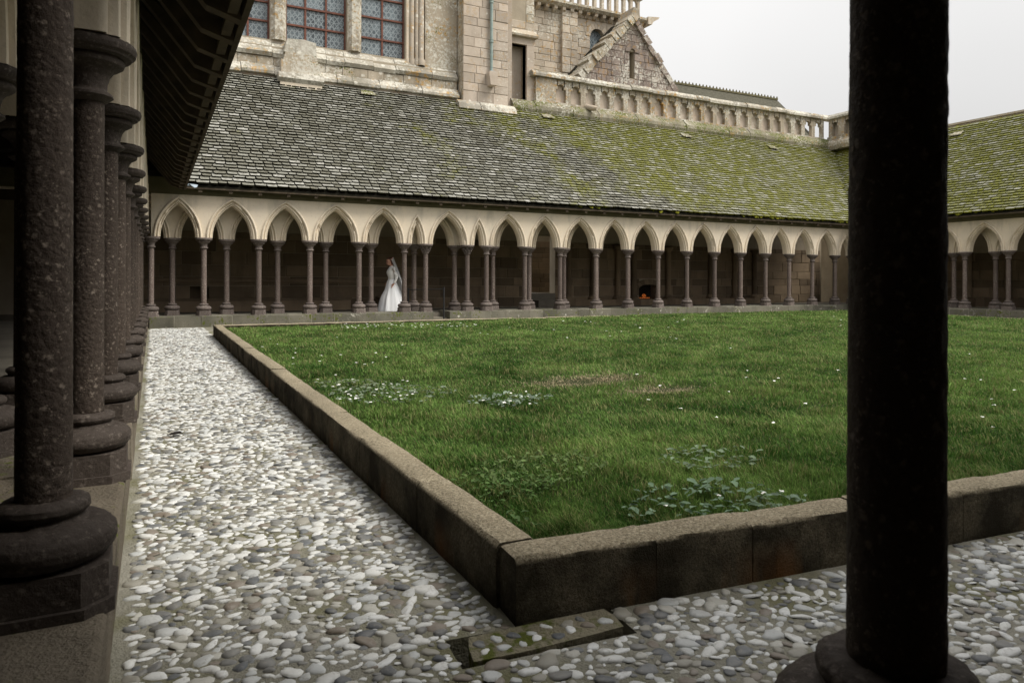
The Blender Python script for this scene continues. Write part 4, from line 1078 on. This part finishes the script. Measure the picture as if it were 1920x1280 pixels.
def coping_run(p, q, mat, nst, w0, w1, th):
    for i in range(nst):
        t0, t1 = i/nst + .004, (i+1)/nst - .004
        A = (p[0]+(q[0]-p[0])*t0, p[1]+(q[1]-p[1])*t0); B = (p[0]+(q[0]-p[0])*t1, p[1]+(q[1]-p[1])*t1)
        L = math.hypot(q[0]-p[0], q[1]-p[1]); nx, nz2 = -(q[1]-p[1])/L, (q[0]-p[0])/L
        if nz2 < 0: nx, nz2 = -nx, -nz2
        th_ = th * random.uniform(.5, 1.6); A = (A[0] + random.uniform(-.03,.03), A[1] + random.uniform(-.04,.03)); w0_ = w0 + random.uniform(-.06, .08)
        pts = [(A[0]-nx*.2, A[1]-nz2*.2), (B[0]-nx*.2, B[1]-nz2*.2), (B[0]+nx*th_, B[1]+nz2*th_), (A[0]+nx*th_, A[1]+nz2*th_)]
        MB().prism(pts, 1, w0_, w1).build('coping_stone', mat, GB)
coping_run(gl, ga, M['wall_lichen'], 15, -.22, .75, .13); coping_run(ga, gr_, M['gable'], 8, -.10, .60, .05)
MB().prism([(18.25, 12.55), (18.75, 12.55), (18.66, 12.95), (18.40, 12.98)], 1, -.24, .7).build('finial', M['wall_lichen'], GB)
m = MB(); 
for (p, q) in ((gl, ga), (ga, gr_)):
    m.add([(p[0], .5, p[1]), (q[0], .5, q[1]), (q[0], 1.7, q[1]), (p[0], 1.7, p[1])], [(0,1,2,3)])
m.build('roof', M['deck'], GB)

# ---- distant slate roof
DR = empty('distant_roof', 'dark slate roof with a crested ridge showing beyond the gable', 'building', (0, 31, 0))
m = MB().prism([(-2.6, 9.0), (-2.6, 9.3), (0, 12.1), (2.6, 9.3), (2.6, 9.0)], 0, 21.5, 33.4)
m.build('roof', plain('distant_slate', (.115,.108,.082), .9, .1, 9, (.065,.062,.046), bump=.6), DR)
MB().add([(33.4,-2.6,9.2),(33.4,2.6,9.2),(34.6,2.2,9.2),(34.6,-2.2,9.2),(33.4,0,12.1)], [(0,3,4),(3,2,4),(2,1,4)]).build('hip', M['deck'], DR)
m = MB().box(21.5, 33.4, -.09, .09, 12.06, 12.16)
m.build('ridge', M['shade_timber'], DR)
for k in range(48): MB().prism([(21.6+k*.25, 12.16), (21.72+k*.25, 12.16), (21.66+k*.25, 12.30)], 1, -.03, .03).build('crest', M['shade_timber'], DR)
MB().box(21.6, 34, -2.4, 2.4, 0, 9.1).build('wall', M['wall'], DR)

# ================================================================== OBJECTS
# ---- drain slab
DS = empty('drain_slab', 'narrow pebble-set slab lying in the open drain slot at the kerb corner', 'drain cover', slot(.045, -.192, -.07), NA)
MB().prism([(0, .004), (.18, 0), (.40, .010), (.565, .022), (.572, .10), (.56, .158), (.30, .160), (.03, .150), (.008, .08)], 2, 0, .078).build('slab', stone('mossy_slab', (.30,.27,.19), (.21,.19,.125), stain=.4, moss=.9, bump=.9), DS)
DS.rotation_euler = (.03, -.012, NA)
for i in range(15):
    x = .05 + (i % 8) * .066 + random.uniform(-.012, .012); y = .04 + (i // 8) * .055 + random.uniform(-.012, .012) + x * .05
    obj('pebble', vmesh[random.randrange(NV)], DS, (x, y, .077), (0, 0, random.gauss(0, .7)), (.62, .62, .7))

# ---- daisies, clover and leafy weeds
def leaf_clump(px, py, R, nleaf, size, colr, upright=.5):
    x0, y0 = onZ(px, py, .24); V = []; T = []; Cc = []
    for i in range(nleaf):
        r = R * math.sqrt(random.random()); a = random.uniform(0, 6.283)
        cx, cy = x0 + r*math.cos(a)*1.5, y0 + r*math.sin(a)
        if cx < KX + KW + .05 or cy < near_line(cx) + KW + .05: continue
        cz = float(lawn_z(cx, cy)) + random.uniform(.02, .07) * (1.2 - r/R*.5)
        b = random.uniform(0, 6.283); L = size * random.uniform(.6, 1.3); wd = L * random.uniform(.4, .6); el = random.uniform(.0, upright)
        d = Vector((math.cos(b)*math.cos(el), math.sin(b)*math.cos(el), math.sin(el))); s = Vector((-math.sin(b), math.cos(b), random.uniform(-.3, .3)))
        c = Vector((cx, cy, cz)); up = Vector((0, 0, L*.12)); o_ = len(V)
        V += [tuple(c), tuple(c + d*L*.35 + s*wd*.45 + up), tuple(c + d*L*.75 + s*wd*.5), tuple(c + d*L - up*.5), tuple(c + d*L*.75 - s*wd*.5), tuple(c + d*L*.35 - s*wd*.45 + up), tuple(c + d*L*.5 - up*.3)]
        T += [(o_, o_+1, o_+6), (o_+1, o_+2, o_+6), (o_+2, o_+3, o_+6), (o_+3, o_+4, o_+6), (o_+4, o_+5, o_+6), (o_+5, o_, o_+6)]
        k = random.uniform(.65, 1.3); Cc += [(colr[0]*k, colr[1]*k, colr[2]*k, 1)] * 7
    o2 = len(WV); WV.extend(V); WT.extend([tuple(q + o2 for q in t) for t in T]); WC.extend(Cc)
WV, WT, WC = [], [], []
leaf_clump(1330, 925, .30, 150, .05, (.17,.25,.16))
leaf_clump(905, 905, .26, 260, .03, (.09,.16,.045))
leaf_clump(1010, 868, .28, 240, .035, (.13,.19,.065), .9)
leaf_clump(610, 722, .45, 260, .045, (.20,.24,.15))
leaf_clump(735, 732, .42, 200, .045, (.20,.25,.17))
leaf_clump(955, 740, .25, 110, .05, (.23,.29,.22))
leaf_clump(1330, 848, .22, 90, .045, (.18,.24,.15))
leaf_clump(1465, 925, .10, 50, .045, (.20,.27,.19))
leaf_clump(930, 968, .12, 70, .035, (.10,.17,.06))
we = obj('leafy_weeds', np_mesh('leafy_weeds', np.array(WV), None, np.array(WT), M['grass'], True, {'col': np.array(WC)})); we['kind'] = 'stuff'; tag(we, 'pale leafy weeds and clover growing in patches in the lawn', 'weeds')
dV, dQ, dT, off = [], [], [], 0
def daisy(x, y, s):
    z = float(lawn_z(x, y)) + random.uniform(.04, .075); V = [(x, y, z + .004)]
    for k in range(7): a = 6.283*k/7; V.append((x + s*math.cos(a), y + s*math.sin(a), z + random.uniform(-.003, .006)))
    return V, [(0, 1+k, 1+(k+1) % 7) for k in range(7)]
spots = []
for (px0, px1, py0, py1, n) in ((640, 900, 603, 612, 70), (480, 800, 630, 700, 26), (560, 780, 705, 745, 40), (900, 1300, 600, 640, 22), (1230, 1480, 905, 930, 4), (1100, 1580, 640, 800, 14), (900, 1000, 725, 750, 10), (1780, 1920, 620, 800, 8), (1560, 1580, 590, 620, 4)):
    for _ in range(n): spots.append(onZ(random.uniform(px0, px1), random.uniform(py0, py1), .27))
for (x, y) in spots:
    if not (KX + .25 < x < RIGHTK - .3 and near_line(x) + .25 < y < FARK - .15): continue
    Z = S_*x + C_*y; V, T = daisy(x, y, .009 + .0011*Z*random.uniform(.6, 1)); dV += V; dT += [tuple(i + off for i in t) for t in T]; off += len(V)
do = obj('daisies', np_mesh('daisies', np.array(dV), None, np.array(dT), M['daisy'], True)); do['kind'] = 'stuff'; tag(do, 'scattered tiny white daisies in the lawn', 'flowers')
# dark dead leaf on the pebbles
x0, y0 = onZ(327, 814, .02)
lf = MB().add([(-.06,0,.0),(-.02,.03,.012),(.04,.025,.02),(.065,0,.006),(.03,-.03,.016),(-.02,-.025,.004),(0,0,.0)], [(0,1,6),(1,2,6),(2,3,6),(3,4,6),(4,5,6),(5,0,6)]).build('dead_leaf', plain('dead_leaf', (.012,.009,.006), .8), None)
lf.location = (x0, y0, .018); tag(lf, 'small black dead leaf lying on the pebble path', 'leaf')

# ---- gutter outlet at the inner corner of the eaves
gx, gz = onY(365, 349, 19.12)
GO = empty('gutter_outlet', 'pale blue lead gutter spout at the corner of the two eaves', 'gutter', (gx, 19.12, gz))
MB().add([(-.12,-.05,.045),(.07,-.05,.03),(.05,-.09,-.03),(0,-.10,-.05),(-.05,-.08,-.02),(-.12,.06,.045),(.07,.06,.03),(.05,.05,-.03),(0,.05,-.05),(-.05,.05,-.02)],
         [(0,1,2,3,4),(9,8,7,6,5),(0,5,6,1),(1,6,7,2),(2,7,8,3),(3,8,9,4),(4,9,5,0)]).build('spout', M['lead'], GO)
MB().box(-.35, -.10, -.02, .04, .0, .05).build('gutter', M['lead'], GO)

# ---- iron handrail at the gap in the far low wall
HR = empty('handrail', 'black iron handrail with two posts beside the bride', 'handrail', (7.66, 19.66, 0))
MB().tube([(0, 0, -.02), (0, 0, 1.01)], .026, 8).build('post', M['iron'], HR, True, .8)
MB().tube([(-.78, .95, .21), (-.78, .95, .98)], .026, 8).build('post', M['iron'], HR, True, .8)
MB().tube([(0, 0, .96), (-.78, .95, .93)], .014, 8).build('rail', M['iron'], HR, True, .8)

# ---- the bride
def loft(rings, n=20):
    """rings: list of (cx, cy, z, rx, ry[, fold amplitude, fold count]); local x = forward"""
    m = MB(); V = []; Fs = []
    for r in rings:
        cx, cy, z, rx, ry = r[:5]; fa = r[5] if len(r) > 5 else 0; fc = r[6] if len(r) > 6 else 11; p0 = r[7] if len(r) > 7 else 0
        for k in range(n):
            a = 2*PI*k/n; q = 1 + fa*(math.sin(fc*a + p0) * .6 + math.sin(fc*1.7*a + 1.3) * .4)
            V.append((cx + rx*q*math.cos(a), cy + ry*q*math.sin(a), z))
    for i in range(len(rings)-1):
        for k in range(n): k2 = (k+1)%n; Fs.append((i*n+k, i*n+k2, (i+1)*n+k2, (i+1)*n+k))
    Fs.append(tuple(range(n))[::-1]); Fs.append(tuple((len(rings)-1)*n+k for k in range(n)))
    return m.add(V, Fs)
BR = empty('person', 'bride in a long white dress and veil walking in the far gallery', 'person', (6.45, 20.9, .215), PI)
HX = .045                                              # head carried a little forward
def skin_mesh(verts, edges, radii, root, mat, sub=2):
    me = bpy.data.meshes.new('body'); me.from_pydata(verts, edges, [])
    ob = bpy.data.objects.new('tmp', me); COL.objects.link(ob)
    sm = ob.modifiers.new('s', 'SKIN'); 
    for i, r in enumerate(radii): me.skin_vertices[0].data[i].radius = (r, r) if not isinstance(r, tuple) else r
    me.skin_vertices[0].data[root].use_root = True
    ss_ = ob.modifiers.new('d', 'SUBSURF'); ss_.levels = sub; ss_.render_levels = sub
    dg = bpy.context.evaluated_depsgraph_get(); ev = ob.evaluated_get(dg); r = bpy.data.meshes.new_from_object(ev)
    bpy.data.objects.remove(ob); r.materials.clear(); r.materials.append(mat)
    for p in r.polygons: p.use_smooth = True
    r.name = 'body'; return r
# body: pelvis-rooted skeleton in the walking pose (forward = +x)
bv = [(0,0,.92), (.0,0,1.08), (.02,0,1.24), (.01,0,1.37), (.012,0,1.43), (.03,0,1.49), (.045,0,1.555), (.05,0,1.63)]
br_ = [.10, .08, .085, .055, .044, .046, .066, .06]
be = [(i, i+1) for i in range(7)]
def limb(start, pts, rad):
    o_ = len(bv)
    for i, p in enumerate(pts): bv.append(p); br_.append(rad[i]); be.append((start if i == 0 else o_+i-1, o_+i))
    return len(bv) - 1
wl = limb(3, [(-.005,.15,1.345), (-.10,.19,1.12), (-.03,.22,.92), (.02,.215,.875)], [.036, .030, .024, .024])
for k in range(4): limb(wl, [(.045-.004*k,.20+.004*k,.842-.003*k), (.065-.006*k,.205,.80), (.07-.008*k,.20,.765+.006*abs(k-1))], [.010,.009,.008])
limb(wl, [(.05,.19,.87), (.07,.18,.845)], [.010,.008])
wr = limb(3, [(-.005,-.15,1.345), (-.06,-.19,1.12), (.06,-.2,.95), (.10,-.19,.92)], [.036, .030, .024, .024])
for k in range(4): limb(wr, [(.13,-.18-.003*k,.89-.003*k), (.15,-.175,.855), (.155,-.17,.82+.006*abs(k-1))], [.010,.009,.008])
limb(wr, [(.125,-.165,.915), (.145,-.155,.89)], [.010,.008])
for s in (1, -1): limb(0, [(.02*s,.09*s,.85), (.06*s,.085*s,.48), (.02*s-.02,.08*s,.09), (.10+.02*s,.08*s,.03)], [.085, .055, .038, .03])
body = obj('body', skin_mesh(bv, be, br_, 0, M['skin']), BR)
# head with brow, nose, lips and chin, joined to the body mesh
hd = MB(); prof = [(1.445, .046,.030), (1.462,.082,.05), (1.475,.097,.058), (1.49,.098,.064), (1.505,.102,.068), (1.525,.104,.072), (1.55,.103,.075), (1.575,.108,.077), (1.60,.106,.078), (1.625,.098,.076), (1.65,.078,.066), (1.668,.045,.045), (1.676,.012,.012)]
rings = []
for z, fx, hw_ in prof:
    bx = -.085 if z > 1.5 else -.085 + (1.5 - z) * 1.0
    rings.append(((fx+bx)/2 + HX, 0, z, (fx-bx)/2 + .0, hw_))
hd = loft(rings, 20)
hd.add([(.100+HX,0,1.572), (.135+HX,0,1.532), (.098+HX,.018,1.528), (.098+HX,-.018,1.528), (.105+HX,0,1.517)], [(0,1,2), (0,3,1), (1,4,2), (1,3,4)])
for s in (1, -1): hd.tube([(.0+HX,.074*s,1.525), (.008+HX,.082*s,1.545), (-.008+HX,.084*s,1.565), (-.02+HX,.074*s,1.55)], [.008,.009,.009,.006], 6)
head = hd.build('head', M['skin'], BR, True)
head.rotation_euler = (0, .16, 0); head.location = (-.235, 0, .030)
for s in (1, -1): MB().lathe([(0,-.009),(.010,-.005),(.012,0),(.010,.005),(0,.009)], 8, .090+HX, .034*s, 1.558).build('eye', M['eye'], head, True)
MB().tube([(.094+HX,-.024,1.497), (.104+HX,0,1.498), (.094+HX,.024,1.497)], [.003,.008,.003], 6).build('lips', M['lips'], head, True)
hr = loft([(-.035+HX,0,1.47,.05,.055), (-.035+HX,0,1.51,.068,.074), (-.030+HX,0,1.56,.075,.086), (-.018+HX,0,1.61,.088,.088), (-.002+HX,0,1.65,.090,.080), (0+HX,0,1.682,.066,.060), (0+HX,0,1.694,.02,.02)], 20)
hr.tube([(-.085+HX,0,1.535), (-.125+HX,0,1.53), (-.14+HX,0,1.50)], [.045,.05,.025], 10)
hr.build('hair', M['hair'], head, True)
fw = MB()
for k in range(14):
    a = -1.9 + 3.8*k/13; x, y = -.035+HX - .066*math.cos(a) + .05, .090*math.sin(a); z = 1.625 + .03*math.cos(a)
    r0 = .016 + .008*(k % 3 == 0)
    fw.lathe([(0,-r0*.7),(r0*.9,-r0*.2),(r0,r0*.2),(r0*.5,r0*.6),(0,r0*.4)], 6, x - .04, y, z)
fw.build('flower_crown', M['flower'], head)
# dress
dr = loft([(-.03,0,.0,.47,.44,.09,9), (-.03,0,.10,.445,.415,.095,9), (-.028,0,.30,.395,.37,.095,9,.15), (-.02,0,.50,.335,.31,.085,9,.3), (-.012,0,.70,.225,.22,.055,9,.4), (-.005,0,.85,.178,.185,.045,11,.5), (0,0,.95,.140,.158,.03,12), (.0,0,1.02,.108,.128,.012,12), (.0,0,1.05,.103,.122)], 64)
tr_ = dr
dress = dr.build('skirt', M['dress'], BR, True)
trn = MB(); n = 14; V = []; Fs = []
for i in range(9):
    t = i/8
    for k in range(n):
        a = (k/(n-1) - .5) * 2
        V.append((-.26 - .62*t, a*(.26 + .10*t), max(.012, .42*(1-t)**2.0 * (1 - .35*a*a)) + .012*math.sin(9*a)*(1-t*.5)))
for i in range(8):
    for k in range(n-1): Fs.append((i*n+k, i*n+k+1, (i+1)*n+k+1, (i+1)*n+k))
trn.add(V, Fs).build('train', M['dress'], BR, True)
bo = loft([(0,0,1.03,.106,.126), (.002,0,1.08,.106,.128), (.010,0,1.14,.118,.138), (.024,0,1.20,.134,.146), (.026,0,1.25,.136,.148), (.014,0,1.31,.118,.150), (.002,0,1.36,.092,.145), (.0,0,1.395,.070,.105), (.004,0,1.42,.056,.066), (.006,0,1.435,.052,.054)], 28)
bo.build('bodice', M['lace'], BR, True)
for s, pts in ((1, [(-.0,.125,1.375), (-.012,.158,1.33), (-.06,.182,1.22), (-.10,.195,1.12), (-.07,.212,1.02), (-.03,.222,.93), (-.008,.222,.90)]),
               (-1, [(-.0,-.125,1.375), (-.012,-.158,1.33), (-.04,-.18,1.22), (-.06,-.195,1.12), (.0,-.20,1.03), (.06,-.20,.955), (.075,-.195,.94)])):
    MB().tube(pts, [.056,.060,.052,.046,.041,.034,.032], 12).build('sleeve', M['lace'], BR, True)
MB().lathe([(.106,1.025),(.112,1.03),(.112,1.06),(.106,1.065)], 24).build('sash', M['dress'], BR, True)
# veil: curved sheet falling from the crown, trailing behind
V = []; Fs = []; n = 22; rows = 16
for i in range(rows+1):
    t = i/rows
    zc = 1.70 - 1.66*t**1.02; xc = -.05 - .17*min(1, t*2.2) - .20*t - (.25*max(0, t-.8)/.2); hw_ = .08 + .25*min(1, t*1.6)**.8
    for k in range(n):
        a = (k/(n-1) - .5)*2
        V.append((xc + .10*a*a*(1 - .3*t) + .012*math.sin(k*2.1 + t*2) * min(1, 3*t), hw_*a, zc - .06*a*a*(1-t) + 0))
for i in range(rows):
    for k in range(n-1): Fs.append((i*n+k, i*n+k+1, (i+1)*n+k+1, (i+1)*n+k))
MB().add(V, Fs).build('veil', M['veil'], BR, True)
